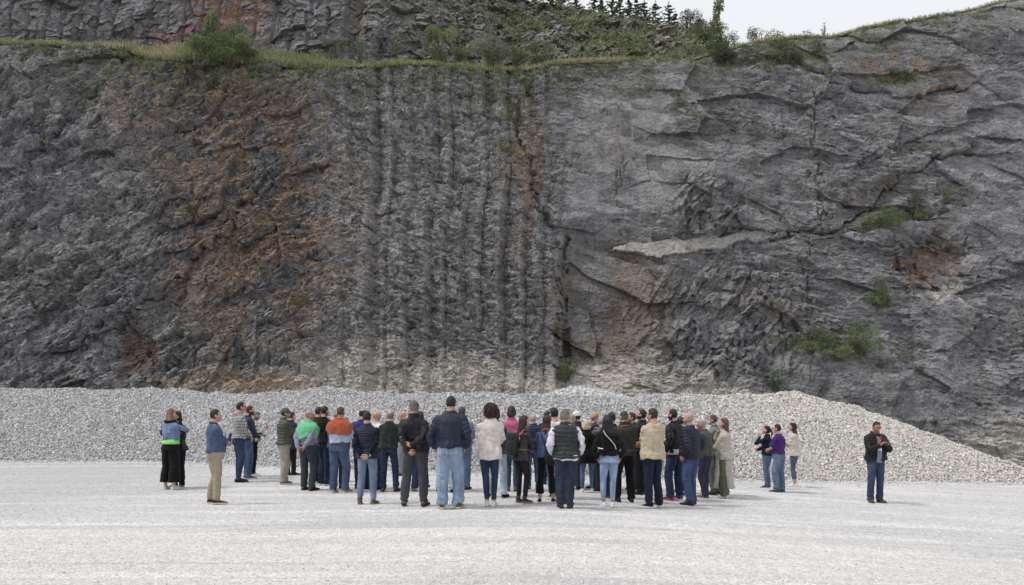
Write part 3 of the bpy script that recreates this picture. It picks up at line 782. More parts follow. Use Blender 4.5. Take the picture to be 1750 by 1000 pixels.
def build_plants(A, B, U):
    rs = np.random.RandomState(77)
    # ---- grass along the berm and the hill top: one mass nobody could count
    n = 60000
    xi = rs.randint(0, len(B['xs']), n)
    qq = (rs.uniform(0, 1, n) ** 1.5) * 2.2 - .05
    X = B['xs'][xi] + rs.uniform(-.06, .06, n)
    Yr = B['Y'][0][xi] + .05; Y = Yr + qq
    Zq = np.array([np.interp(qq[i], B['q'], B['Z'][:, xi[i]]) for i in range(n)])
    px = 875 + F * X / 38
    dn = fbm(X * .45, qq * .3, 300, 3)
    dens = np.interp(px, [-300, 100, 125, 300, 1000, 1100, 1230, 1300, 1800], [.9, .9, .9, 1, 1, .8, .6, .9, 1])
    keep = (rs.uniform(0, 1, n) < dens) & (rs.uniform(-.9, .5, n) < dn + .25)
    X, Y, Zq, px, dn, qq = X[keep], Y[keep], Zq[keep], px[keep], dn[keep], qq[keep]; n = len(X)
    hh = np.interp(px, [-300, 125, 450, 700, 850, 1000, 1300, 1800], [.34, .36, .48, .34, .30, .34, .26, .26]) * rs.uniform(.4, 1.15, n) * (1 + .35 * dn)
    dry = sst(-.2, .35, fbm(X * .5 + 9, Y * .9, 301, 3) + np.interp(px, [0, 200, 600, 820, 960, 1130, 1260, 1700], [.05, .12, -.2, -.25, .45, .25, .35, .45]) + rs.uniform(-.25, .25, n))[:, None]
    g = (np.array(GREENS['mid'])[rs.randint(0, 4, n)] * .5 + np.array([.12, .125, .065])) * 1.35
    straw = np.array([[.40, .36, .235]]) * rs.uniform(.7, 1.2, (n, 1))
    cols = g * (1 - dry) + straw * dry
    V, Q, C = blades(rs, np.stack([X, Y, Zq - .02], -1), hh, cols, .022)
    # tussocks and creepers rooted in the faces: same mass of ground cover
    Vc, PX, PY = A['V'], A['PX'], A['PY']
    rimy = np.interp(PX, RX, RY)
    nf = fbm(PX * .02, PY * .02, 310, 3); nn = fbm(PX * .07, PY * .07, 311, 3)
    p = np.clip(.0 + 1.3 * np.exp(-np.clip(PY - rimy, 0, 999) / 22) * (nn > -.1) + .12 * np.exp(-np.clip(PY - rimy, 0, 999) / 70) * (nn > .1), 0, 2)
    p = p + .35 * blob(PX, PY, 880, 200, 30, 110, 5, .6) * (nn > 0) + .06 * blob(PX, PY, 430, 300, 140, 220, 0, .6) * (nn > .25) + .010 * (nn > .3)
    p = p + 1.0 * blob(PX, PY, 1330, 100, 100, 16, -4, .5) * (nn > -.2) + .8 * blob(PX, PY, 850, 112, 45, 22, 0, .6) + .25 * blob(PX, PY, 950, 560, 12, 110, 0, .5) * (nn > .1)
    p = p + .9 * blob(PX, PY, 1530, 378, 75, 9, -14, .5) + .9 * blob(PX, PY, 1535, 138, 48, 8, -8, .5) * (nn > -.3) + .5 * blob(PX, PY, 1160, 175, 60, 6, 40, .5) + .35 * blob(PX, PY, 1480, 600, 90, 24, 15, .5)
    p = p + .6 * blob(PX, PY, 1395, 590, 75, 26, 10, .5) + .5 * blob(PX, PY, 1350, 120, 120, 12, 0, .6) * (nn > 0) + .5 * blob(PX, PY, 1600, 360, 60, 8, -20, .5) + .4 * blob(PX, PY, 1600, 250, 60, 6, -12, .5)
    p = p * ((PX > 60) & (PX < 1700)) * (PY < 660)
    for yy in (25, 320, 480): pass
    pf = (p / p.sum()).ravel()
    k = 1500; idx = rs.choice(len(pf), k, p=pf)
    base = Vc.reshape(-1, 3)[idx]; bp = PX.ravel()[idx]
    m = 26; Pn = np.repeat(base, m, 0) + rs.normal(size=(k * m, 3)) * np.array([.10, .04, .07]); Pn[:, 1] -= .03
    hh = np.repeat(rs.uniform(.05, .17, k), m)
    cc = np.repeat(np.array(GREENS['mid'] + GREENS['olive'] + GREENS['bright'][:1])[rs.randint(0, 8, k)] * rs.uniform(.8, 1.3, (k, 1)), m, 0)
    v2, q2, c2 = blades(rs, Pn, hh, cc, .016, lean=.9)
    # the vegetated rubble slope
    UP, UX, UY = U['V'], U['PX'], U['PY']
    pu = sst(700, 900, UX) * (fbm(UP[..., 0] * .8, UP[..., 2] * .9, 230, 3) > .0) * (UY > -20) + .25 * (UX > 640) * (UY > -20) + 2.0 * (UX > 1140) * (UX < 1240)
    pu = pu * (1 - .8 * blob(UX, UY, 1155, 66, 40, 18, 15, .4))
    puf = (pu / pu.sum()).ravel(); k = 1500; idx = rs.choice(len(puf), k, p=puf)
    base = UP.reshape(-1, 3)[idx]; m = 24
    Pn = np.repeat(base, m, 0) + rs.normal(size=(k * m, 3)) * np.array([.16, .08, .10]); Pn[:, 1] -= .05
    hh = np.repeat(rs.uniform(.08, .24, k), m)
    cc = np.repeat((np.array(GREENS['olive'] + GREENS['mid'])[rs.randint(0, 7, k)] + .03) * rs.uniform(.9, 1.5, (k, 1)), m, 0)
    v3, q3, c3 = blades(rs, Pn, hh, cc, .028, lean=.8)
    Vt = np.concatenate([V, v2, v3]); Qt = np.concatenate([Q, q2 + len(V), q3 + len(V) + len(v2)]); Ct = np.concatenate([C, c2, c3])
    link("grass", np_mesh("grass", Vt, Qt, Ct), foliage_mat(), kind='stuff', label="long grass and small plants along the quarry berm and ledges", cat="grass")
    # ---- bushes one can tell apart
    def onA(x, y):
        i = np.argmin((PX - x) ** 2 + (PY - y) ** 2); return Vc.reshape(-1, 3)[i].copy()
    def onB(x, y, back=.4):
        """a plant whose foot shows at pixel (x, y) behind the rim"""
        D = 38.3 + back; Xw = (x - 875) / F * D; i = np.argmin(abs(B['xs'] - Xw)); j = np.argmin(abs(B['q'] - back))
        return np.array([Xw, B['Y'][j, i], B['Z'][j, i]])
    G1 = "bushes along the grassy berm"
    mpx = .0262
    bush("bush", onB(395, 98, .2) - np.array([0, .2, .25]), 3.0, 1.5, 'mid', "wide dense green bush overhanging the berm on the left", 1, 6500, .085, G1)
    bush("sapling", onB(368, 85, .9), .95, 2.2, 'bright', "bright green upright sapling growing out of the wide bush", 2, 1500, .10, G1, cat="small tree")
    bush("bush", onB(408, 80, 1.3), 1.6, 2.3, 'olive', "olive rounded bush right of the bright green sapling", 3, 2200, .08, G1, .9)
    bush("bush", onB(755, 95, .8), 1.7, 1.9, 'bright', "leafy green bush on the berm left of centre", 4, 2600, .09, G1, .8)
    bush("bush", onB(836, 103, .5), 2.1, 1.75, 'grey', "broad grey green bush in the middle of the berm", 5, 3600, .08, G1, .9)
    bush("bush", onB(795, 98, 1.4), 1.2, 1.2, 'olive', "low olive bush between the leafy and the broad grey green bushes", 6, 1300, .08, G1, .8)
    bush("bush", onB(878, 100, .6), 1.1, 1.2, 'olive', "small olive bush right of the broad grey green bush", 7, 1300, .08, G1, .8)
    bush("bush", onB(921, 97, .5), 1.1, 1.25, 'grey', "small pale bush at the right end of the middle berm bushes", 8, 1800, .075, G1, .9)
    bush("bush", onB(570, 95, 1.2), 1.8, 1.4, 'grey', "thin see through bush in front of the drilled upper face", 9, 1400, .075, G1, .8)
    bush("bush", onB(618, 97, 1.0), 1.2, 1.7, 'grey', "tall thin bush right of the see through bush", 10, 1300, .075, G1, .8)
    bush("bush", onB(152, 68, 1.0), .9, .7, 'blue', "pale feathery plant at the far left of the berm", 11, 350, .07, G1, .5)
    bush("bush", onB(262, 78, 1.0), .9, .7, 'blue', "pale feathery plant left of the wide bush", 12, 350, .07, G1, .5)
    bush("bush", onB(940, 100, .8) , .7, .6, 'olive', "low tuft like bush where the dry grass strip begins", 13, 300, .07, G1, .5)
    bush("bush", onA(1240, 108) + np.array([0, .1, -.1]), 1.9, 1.15, 'dark', "dark brown green gorse bush on the rim below the poplar", 14, 4200, .07, "bushes on the right hand ledge")
    bush("bush", onA(1343, 108), 1.2, 1.2, 'olive', "rounded olive bush on the right hand ledge", 15, 1500, .07, "bushes on the right hand ledge", .9)
    bush("bush", onA(1398, 100), 1.3, .8, 'dark', "low dark scrub right of the rounded olive bush", 16, 800, .06, "bushes on the right hand ledge", .7)
    G2 = "bushes on the quarry face"
    bush("bush", onA(1512, 392), 2.1, 1.0, 'mid', "spreading bush on the ledge below the brown hollow", 17, 3000, .06, G2)
    bush("bush", onA(1566, 372), .6, 1.3, 'blue', "narrow upright bush at the right end of the ledge", 18, 700, .06, G2, .6)
    bush("bush", onA(1500, 530), 1.5, 1.7, 'mid', "tall hanging bush high above the curved green strip", 19, 2900, .06, G2, droop=.1)
    bush("bush", onA(1385, 598), 1.9, 1.2, 'mid', "left bush of the curved green strip on the lower right face", 20, 3000, .06, G2, droop=.3)
    bush("bush", onA(1425, 618), 1.5, .8, 'bright', "low yellow green bush in the middle of the curved strip", 21, 1500, .055, G2, .8)
    bush("bush", onA(1468, 608), 1.9, 1.5, 'mid', "right bush of the curved green strip with bare twigs below", 22, 3200, .06, G2, droop=.1)
    bush("bush", onA(1322, 668), 1.3, 1.1, 'blue', "blue green bush rooted just above the gravel heap", 23, 1200, .06, G2, .8)
    bush("bush", onA(970, 655), .8, 1.0, 'bright', "small bright bush at the foot of the vertical fault", 24, 1100, .06, G2, .8)
    bush("bush", onA(862, 262), .7, .8, 'bright', "little green bush half way up the face on the fault line", 25, 600, .06, G2, .6)
    bush("bush", onA(325, 375), .8, .7, 'mid', "green tuft hanging on the brown rock at the left", 26, 700, .06, G2, .6)
    bush("bush", onA(530, 128), .8, .7, 'grey', "small grey green bush just under the left berm", 27, 500, .06, G2, .6)
    bush("bush", onA(510, 525), 1.0, .6, 'mid', "thin scrub on the lower brown rock", 28, 400, .06, G2, .6)
    bush("bush", onA(1532, 140), .9, .7, 'dark', "dark little bush in the notch at the upper right", 29, 700, .06, G2, .6)
    bush("bush", onA(1617, 350), .7, .8, 'mid', "small bush at the far right of the face above the brown hollow", 30, 600, .06, G2, .6)
    bush("bush", onA(1575, 640), .7, .5, 'mid', "low green tuft on the lower right rock beside the heap end", 31, 400, .05, G2, .5)
    # ---- skyline trees
    top = U['top']
    def crest(x, back=.8):
        i = np.argmin(abs(875 + F * top[:, 0] / top[:, 1] - x)); p = top[i].copy(); p[1] += back; p[0] = (x - 875) / F * p[1]; p[2] -= .1 + .1 * back; return p
    firs = [(893, -34), (918, -28), (942, -24), (962, -18), (984, -14), (1015, -10), (1028, -2), (1046, -10), (1060, -6), (1075, -2), (1088, -5), (1101, -1), (1120, 4), (1143, 6), (1154, 22), (1195, 32), (1214, 34)]
    names = ["leftmost, cut by the frame", "second in the row", "third from the left", "fourth from the left",
             "fifth, right of the leftmost cluster", "standing at the left end of the open sky gap", "stunted one behind its taller neighbour", "with a narrow top left of centre in the row",
             "bushy one in the middle of the row", "thin one just right of the middle", "tall narrow one right of the middle", "slender one before the gap in the row", "open branched one with gaps of sky",
             "well shaped, alone against sky", "short one right of the well shaped one", "low one left of the poplar", "last small one on the right beside the poplar"]
    for i, (x, ytop) in enumerate(firs):
        b = crest(x, .5 + (i % 3) * .4); h = CH + (685 - ytop) / F * b[1] - b[2]
        conifer(b, max(.9, h), "young fir on the hill crest, " + names[i], 400 + i)
    b = crest(1178, .4); bush("tree", b, 1.9, CH + (685 - 9) / F * b[1] - b[2], 'dark', "rounded bare looking deciduous tree among the firs", 40, 2600, .08, "young trees along the hill crest", 1.2, "tree")
    b = crest(1205, .0); bush("bush", b - np.array([0, .6, .5]), 2.6, 1.2, 'olive', "low olive scrub at the right end of the fir row", 41, 2200, .07, "scrub on the hill crest")
    b = crest(1222, .0); bush("bush", b - np.array([-.2, 1.8, 1.3]), 2.2, 1.3, 'mid', "green scrub under the poplar above the gorse bush", 42, 1500, .07, "scrub on the hill crest")
    def onH(x, back=3.0):
        Xw = (x - 875) / F * (38.3 + back); i = np.argmin(abs(B['xs'] - Xw)); j = np.argmin(abs(B['q'] - back)); return np.array([Xw, B['Y'][j, i], B['Z'][j, i]])
    b = onH(1233, 5.0); hp_ = CH + (685 + 32) / F * b[1] - b[2]; tall_tree("poplar_tree", b, hp_, .25, -.02, 'bright', "tall slender poplar leaning against the sky above the gorse bush", 50)
    for i, (x, yt, w, gr, lb, cnt) in enumerate([(1262, 36, 1.4, 'grey', "thin grey shrub on the skyline right of the poplar", 500), (1290, 40, 1.5, 'mid', "green shrub on the skyline, second right of the poplar", 900),
            (1312, 28, 1.4, 'olive', "taller loose shrub on the skyline, middle of three", 700), (1336, 36, 1.5, 'mid', "rounded shrub on the skyline, last of the group", 900),
            (1392, 38, .6, 'grey', "tiny bare shrub alone on the grassy skyline", 90), (1423, 18, .5, 'dark', "small spindly sapling alone on the skyline", 110)]):
        b = onH(x, 3.0 if i < 4 else 1.2); h = CH + (685 - yt) / F * b[1] - b[2]
        bush("shrub", b - np.array([0, 0, .1]), w, h, gr, lb, 60 + i, cnt, .085, "shrubs on the skyline right of the poplar", .7, "shrub")

build_ground()
build_pebbles()
build_pile()
A = build_cliff()
B = build_bench(A)
U = build_upper()
build_plants(A, B, U)
# ================================================================== PEOPLE
def dye(h, k=.86, sat=.80):
    """real cloth colour for a hex seen in daylight"""
    v = lin(h); g = float(v @ np.array([.3, .59, .11])); return np.maximum((g + (v - g) * sat) * k, .008)
def unit(v):
    v = np.asarray(v, float); return v / (np.linalg.norm(v) + 1e-12)

class Geo:
    def __init__(s): s.v = []; s.f = []; s.n = 0
    def add(s, V, Fs):
        s.v.append(np.asarray(V, float)); s.f += [tuple(int(i) + s.n for i in f) for f in Fs]; s.n += len(V)
    def loft(s, rings):
        k = len(rings[0]); m = len(rings)
        V = [np.asarray(r, float) for r in rings]; V.append(rings[0].mean(0)[None]); V.append(rings[-1].mean(0)[None])
        Fs = []
        for a in range(m - 1):
            for j in range(k):
                j2 = (j + 1) % k; Fs.append((a * k + j, a * k + j2, (a + 1) * k + j2, (a + 1) * k + j))
        c0 = m * k; c1 = c0 + 1
        for j in range(k):
            j2 = (j + 1) % k; Fs.append((j2, j, c0)); Fs.append(((m - 1) * k + j, (m - 1) * k + j2, c1))
        s.add(np.concatenate(V), Fs)
    def tube(s, pts, rad, side=(1, 0, 0), n=14, round_ends=True, power=2.0):
        """tapered tube; rad = r or (r along side, r across)"""
        pts = [np.asarray(p, float) for p in pts]; rad = [(r, r) if np.isscalar(r) else tuple(r) for r in rad]
        tang = []
        for i in range(len(pts)):
            a = pts[max(0, i - 1)]; b = pts[min(len(pts) - 1, i + 1)]; tang.append(unit(b - a))
        if round_ends:
            t0, t1 = tang[0], tang[-1]; r0, r1 = min(rad[0]), min(rad[-1])
            pts = [pts[0] - t0 * r0 * .85, pts[0] - t0 * r0 * .5] + pts + [pts[-1] + t1 * r1 * .5, pts[-1] + t1 * r1 * .85]
            rad = [tuple(x * .5 for x in rad[0]), tuple(x * .86 for x in rad[0])] + rad + [tuple(x * .86 for x in rad[-1]), tuple(x * .5 for x in rad[-1])]
            tang = [t0, t0] + tang + [t1, t1]
        rings = []; sd = np.asarray(side, float)
        for p, r, t in zip(pts, rad, tang):
            u = sd - t * sd.dot(t)
            if np.linalg.norm(u) < .05: u = np.cross(t, (0, 0, 1)); 
            u = unit(u); w = np.cross(t, u)
            a = np.arange(n) * 2 * np.pi / n; c, q = np.cos(a), np.sin(a)
            if power != 2.0:
                c = np.sign(c) * abs(c) ** (2 / power); q = np.sign(q) * abs(q) ** (2 / power)
            rings.append(p + np.outer(c * r[0], u) + np.outer(q * r[1], w))
        s.loft(rings)
    def ell(s, c, r, nu=12, nv=8, M=None):
        th = np.arange(nu) * 2 * np.pi / nu; rings = []
        for k in range(1, nv):
            ph = np.pi * k / nv; z = -math.cos(ph); q = math.sin(ph)
            rings.append(np.stack([np.cos(th) * q, np.sin(th) * q, np.full(nu, z)], -1))
        V = np.concatenate(rings + [np.array([[0, 0, -1.0]]), np.array([[0, 0, 1.0]])]) * np.asarray(r)
        if M is not None: V = V @ np.asarray(M).T
        V = V + np.asarray(c); m = nv - 1; Fs = []
        for a in range(m - 1):
            for j in range(nu):
                j2 = (j + 1) % nu; Fs.append((a * nu + j, a * nu + j2, (a + 1) * nu + j2, (a + 1) * nu + j))
        for j in range(nu):
            j2 = (j + 1) % nu; Fs.append((j2, j, m * nu)); Fs.append(((m - 1) * nu + j, (m - 1) * nu + j2, m * nu + 1))
        s.add(V, Fs)
    def mesh(s, name):
        me = bpy.data.meshes.new(name); me.from_pydata([tuple(map(float, p)) for p in np.concatenate(s.v)], [], s.f); me.update(); return me

def remesh_batch(items):
    """items: list of (Geo, voxel, smooth iterations) -> list of evaluated meshes, one depsgraph pass"""
    obs = []
    for g, vox, it in items:
        o = bpy.data.objects.new("tmp", g.mesh("tmp")); COL.objects.link(o)
        r = o.modifiers.new("r", 'REMESH'); r.mode = 'VOXEL'; r.voxel_size = vox; r.adaptivity = 0.0
        if it:
            sm = o.modifiers.new("s", 'SMOOTH'); sm.iterations = it; sm.factor = .5
        obs.append(o)
    dg = bpy.context.evaluated_depsgraph_get(); dg.update()
    out = []
    for o in obs:
        out.append(bpy.data.meshes.new_from_object(o.evaluated_get(dg)))
    for o in obs:
        me = o.data; bpy.data.objects.remove(o); bpy.data.meshes.remove(me)
    return out

def get_vn(me):
    n = len(me.vertices); v = np.empty(n * 3, np.float32); me.vertices.foreach_get("co", v)
    nn = np.empty(n * 3, np.float32); me.vertex_normals.foreach_get("vector", nn)
    return v.reshape(-1, 3).astype(float), nn.reshape(-1, 3).astype(float)
def set_v(me, V):
    me.vertices.foreach_set("co", V.astype(np.float32).ravel())
    me.polygons.foreach_set("use_smooth", np.ones(len(me.polygons), bool)); me.update()

# ---- materials of cloth, skin, hair
def cmat(kind, color):
    color = tuple(round(float(x), 4) for x in color); key = (kind,) + color
    if key in MATS: return MATS[key]
    c = color
    if kind == 'fabric': m = tint_mat("woven cloth", c, .9, 14, .22, .5, 45, .014, sheen=.04, spec=.15)
    elif kind == 'knit': m = tint_mat("knitted wool", c, .95, 30, .14, .6, 160, .006, (1, 1, .35), sheen=.08, spec=.1)
    elif kind == 'denim': m = tint_mat("denim", c, .92, 8, .42, .6, 45, .016, (1, 1, .5), spec=.12)
    elif kind == 'shell': m = tint_mat("nylon shell", c, .55, 12, .16, .6, 26, .022, spec=.28)
    elif kind == 'leather': m = tint_mat("leather", c, .45, 30, .2, .4, 60, .008, spec=.4)
    elif kind == 'fur': m = tint_mat("plush", c, .8, 40, .5, 1.0, 70, .03, sheen=.08, spec=.1)
    elif kind == 'skin':
        m = tint_mat("skin", c, .55, 30, .10, .15, 120, .004, spec=.35)
        m.node_tree.nodes["Principled BSDF"].inputs['Subsurface Weight'].default_value = .08
        m.node_tree.nodes["Principled BSDF"].inputs['Subsurface Radius'].default_value = (.03, .012, .006)
    elif kind == 'hair': m = tint_mat("hair", c, .48, 60, .45, .8, 110, .012, (1, 1, .14), spec=.4)
    elif kind == 'curl': m = tint_mat("curly hair", c, .55, 70, .5, .8, 90, .01, spec=.4)
    elif kind == 'rubber': m = tint_mat("rubber", c, .7, 20, .1, .1, 60, .003)
    elif kind == 'plastic': m = tint_mat("glossy plastic", c, .25, 20, .03, 0, spec=.5)
    MATS[key] = m; return m

def check_mat(name, a, b, cell, lines=.5, third=None):
    """woven check: stripes both ways in the garment's own coordinates"""
    if name in MATS: return MATS[name]
    m = tint_mat(name, (1, 1, 1), .9, 14, .12, .3, 55, .01); N = m.node_tree.nodes; L = m.node_tree.links
    tc = N.new("ShaderNodeTexCoord"); sx = N.new("ShaderNodeSeparateXYZ"); L.new(tc.outputs['Object'], sx.inputs[0])
    def math_(op, u, v=None):
        n = N.new("ShaderNodeMath"); n.operation = op
        for i, w in enumerate((u, v)):
            if w is None: continue
            if isinstance(w, float): n.inputs[i].default_value = w
            else: L.new(w, n.inputs[i])
        return n.outputs[0]
    xy = math_('ADD', sx.outputs[0], math_('MULTIPLY', sx.outputs[1], .8))
    def band(v, c, w): return math_('LESS_THAN', math_('FRACT', math_('MULTIPLY', v, 1.0 / c)), w)
    s = math_('MULTIPLY', math_('ADD', band(xy, cell, lines), band(sx.outputs[2], cell, lines)), .5)
    mx_ = N.new("ShaderNodeMixRGB"); mx_.inputs[1].default_value = (*b, 1); mx_.inputs[2].default_value = (*a, 1); L.new(s, mx_.inputs[0])
    for n in N:
        if n.type == 'VECT_MATH' and n.operation == 'MULTIPLY': L.new(mx_.outputs[0], n.inputs[1])
    MATS[name] = m; return m

# ---- body measures at 1.75 m
def prof(sex, b):
    #        z     hx    hy    y
    if sex == 'm':
        T = [(.78, .165, .11, -.01), (.88, .176, .125, -.014), (.96, .172, .118, -.008), (1.05, .160, .112, .004), (1.15, .168, .112, .006), (1.26, .186, .118, .0),
             (1.35, .192, .114, -.008), (1.41, .172, .098, -.014), (1.45, .125, .078, -.014), (1.485, .075, .064, -.008)]
        bel = .045
    else:
        T = [(.78, .168, .115, -.01), (.88, .180, .128, -.018), (.96, .165, .112, -.008), (1.05, .138, .098, .002), (1.15, .146, .102, .008), (1.25, .160, .118, .014),
             (1.34, .160, .100, -.004), (1.40, .146, .088, -.012), (1.44, .105, .070, -.012), (1.475, .065, .056, -.006)]
        bel = .03
    T = np.array(T); k = np.exp(-((T[:, 0] - 1.02) / .16) ** 2)
    T[:, 1] *= b; T[:, 2] *= (b - 1) * 1.25 + 1
    if b > 1: T[:, 2] += k * bel * (b - 1) * 6; T[:, 3] += k * bel * (b - 1) * 5
    return T
def prof_at(T, z): return [np.interp(z, T[:, 0], T[:, i]) for i in (1, 2, 3)]

POSES = {  # per arm: wrist target (x side-relative, y, z), elbow pole, finger direction, palm normal, curl
    'hang':   ((.265, .03, .86), (.5, -1, 0), (.0, .15, -1), (-1, 0, 0), .5),
    'pocket': ((.215, .06, .95), (.7, -1, 0), (-.3, .3, -1), (-1, 0, 0), .3),
    'back':   ((.075, -.205, .93), (1, -.25, 0), (-.75, -.08, -.55), (0, 1, .3), .7),
    'backup': ((-.02, -.215, 1.02), (1, -.25, 0), (-.95, .1, -.2), (0, 1, .2), .7),
    'cross':  ((-.10, .185, 1.17), (.9, .1, -1), (-1, -.25, .10), (0, -1, 0), .5),
    'crossl': ((-.10, .215, 1.12), (.9, .1, -1), (-1, -.2, -.02), (0, -1, 0), .5),
    'front':  ((.05, .25, .98), (1, -.5, -.3), (-.6, .3, -.5), (0, -1, 0), .7),
    'belly':  ((.04, .27, 1.07), (1, -.5, -.3), (-.8, .3, 0), (0, -1, 0), .7),
    'phone':  ((.075, .27, 1.24), (.7, -.2, -1), (-.45, .3, .75), (-.3, .2, -.3), .8),
    'chin':   ((.06, .19, 1.405), (.5, .3, -1), (-.25, -.35, .8), (0, -1, .2), .9),
    'cheek':  ((.105, .16, 1.45), (.7, .3, -1), (-.15, -.25, 1), (-.6, -.6, 0), .5),
    'camera': ((.10, .20, 1.52), (1, .1, -.6), (-.5, .2, .8), (-.6, -.2, 0), .8),
    'raise':  ((.12, .30, 1.62), (.8, .3, -1), (-.2, .3, 1), (0, 1, 0), .6),
    'hip':    ((.195, -.02, 1.0), (1, -.5, 0), (-.4, .3, -.8), (-1, 0, 0), .3),
    'shoulder': ((.02, .24, 1.36), (1, .3, -.5), (-.6, .6, .3), (0, 0, -1), .5),
}
def ik(S, T, l1, l2, pole):
    d = T - S; L = min(np.linalg.norm(d), (l1 + l2) * .995); u = unit(d); T = S + u * L
    a = (l1 * l1 - l2 * l2 + L * L) / (2 * L); h = math.sqrt(max(l1 * l1 - a * a, 0))
    p = np.asarray(pole, float); p = unit(p - u * p.dot(u)); return S + u * a + p * h, T

def hand_geo(g, W, d, n, curl, side, sc=1.0):
    """palm, four jointed fingers and a thumb leaving the side of the palm"""
    d = unit(d); n = np.asarray(n, float); n = unit(n - d * n.dot(d)); x = np.cross(d, n) * side
    g.tube([W - d * .03, W + d * .02, W + d * .055, W + d * .088], [(.024 * sc, .018 * sc), (.032 * sc, .015 * sc), (.040 * sc, .014 * sc), (.037 * sc, .011 * sc)], side=x, n=10)
    for i, (off, L, r) in enumerate(((-.030, .068, .0078), (-.010, .078, .0085), (.011, .074, .0083), (.030, .060, .0072))):
        p = W + d * .084 + x * off; pts = [p - d * .012]; dirv = d + x * off * 2.5; dirv = unit(dirv); a = 0
        for k, fr in enumerate((.45, .32, .23)):
            a += curl * (.55 + .25 * k) * (1 + .12 * i); dd = unit(dirv * math.cos(a) + n * math.sin(a)); pts.append(pts[-1] + dd * L * fr * sc * (1.15 if k == 0 else 1))
        g.tube(pts, [r * sc, r * sc, r * .9 * sc, r * .75 * sc], side=x, n=6)
    tx = -1.0
    p = W + d * .022 + x * (-.026); q1 = p + unit(d * .7 - x * .75 + n * .25) * .040; q2 = q1 + unit(d * 1.0 - x * .15 + n * .35) * .030; q3 = q2 + unit(d + n * .3) * .018
    g.tube([p, q1, q2, q3], [.013 * sc, .0115 * sc, .0095 * sc, .007 * sc], side=n, n=6)

HEADR = np.array([.0765, .096, .120])
def head_shape(D):
    """D unit directions -> points of a skull with a jaw"""
    x, y, z = D.T; P = D * HEADR
    j = np.clip(-z, 0, 1)
    P[:, 0] *= 1 - .30 * j ** 1.5 * (y > -2); P[:, 1] += np.where(y < 0, .038 * j ** 1.1 * (-y), .0)
    P[:, 1] += np.where((y > 0), .006 * j, 0)
    P[:, 0] *= 1 - .10 * np.clip(y, 0, 1) ** 2
    P[:, 1] -= .006 * np.clip(z, 0, 1); P[:, 2] *= 1 - .05 * np.clip(z, 0, 1) ** 2; P[:, 0] *= 1 + .04 * np.clip(z, 0, 1)
    return P
def sphere_dirs(nu, nv):
    th = np.arange(nu) * 2 * np.pi / nu; L = []
    for k in range(1, nv):
        ph = np.pi * k / nv; L.append(np.stack([np.cos(th) * math.sin(ph), np.sin(th) * math.sin(ph), np.full(nu, -math.cos(ph))], -1))
    D = np.concatenate(L + [np.array([[0, 0, -1.0]]), np.array([[0, 0, 1.0]])]); m = nv - 1; Fs = []
    for a in range(m - 1):
        for j in range(nu):
            j2 = (j + 1) % nu; Fs.append((a * nu + j, a * nu + j2, (a + 1) * nu + j2, (a + 1) * nu + j))
    for j in range(nu):
        j2 = (j + 1) % nu; Fs.append((j2, j, m * nu)); Fs.append(((m - 1) * nu + j, (m - 1) * nu + j2, m * nu + 1))
    return D, Fs

LEGS = {  # radii: thigh top, mid thigh, knee, calf, hem
    'skinny': (.092, .080, .060, .058, .045), 'slim': (.094, .084, .066, .063, .053), 'straight': (.097, .089, .074, .071, .066),
    'loose': (.102, .096, .084, .082, .078), 'wide': (.106, .104, .104, .112, .118), 'flare': (.090, .078, .064, .072, .092)}

def lerp(a, b, t): return a + (b - a) * t
def bez(a, b, c, t): return (1 - t) ** 2 * a + 2 * t * (1 - t) * b + t * t * c

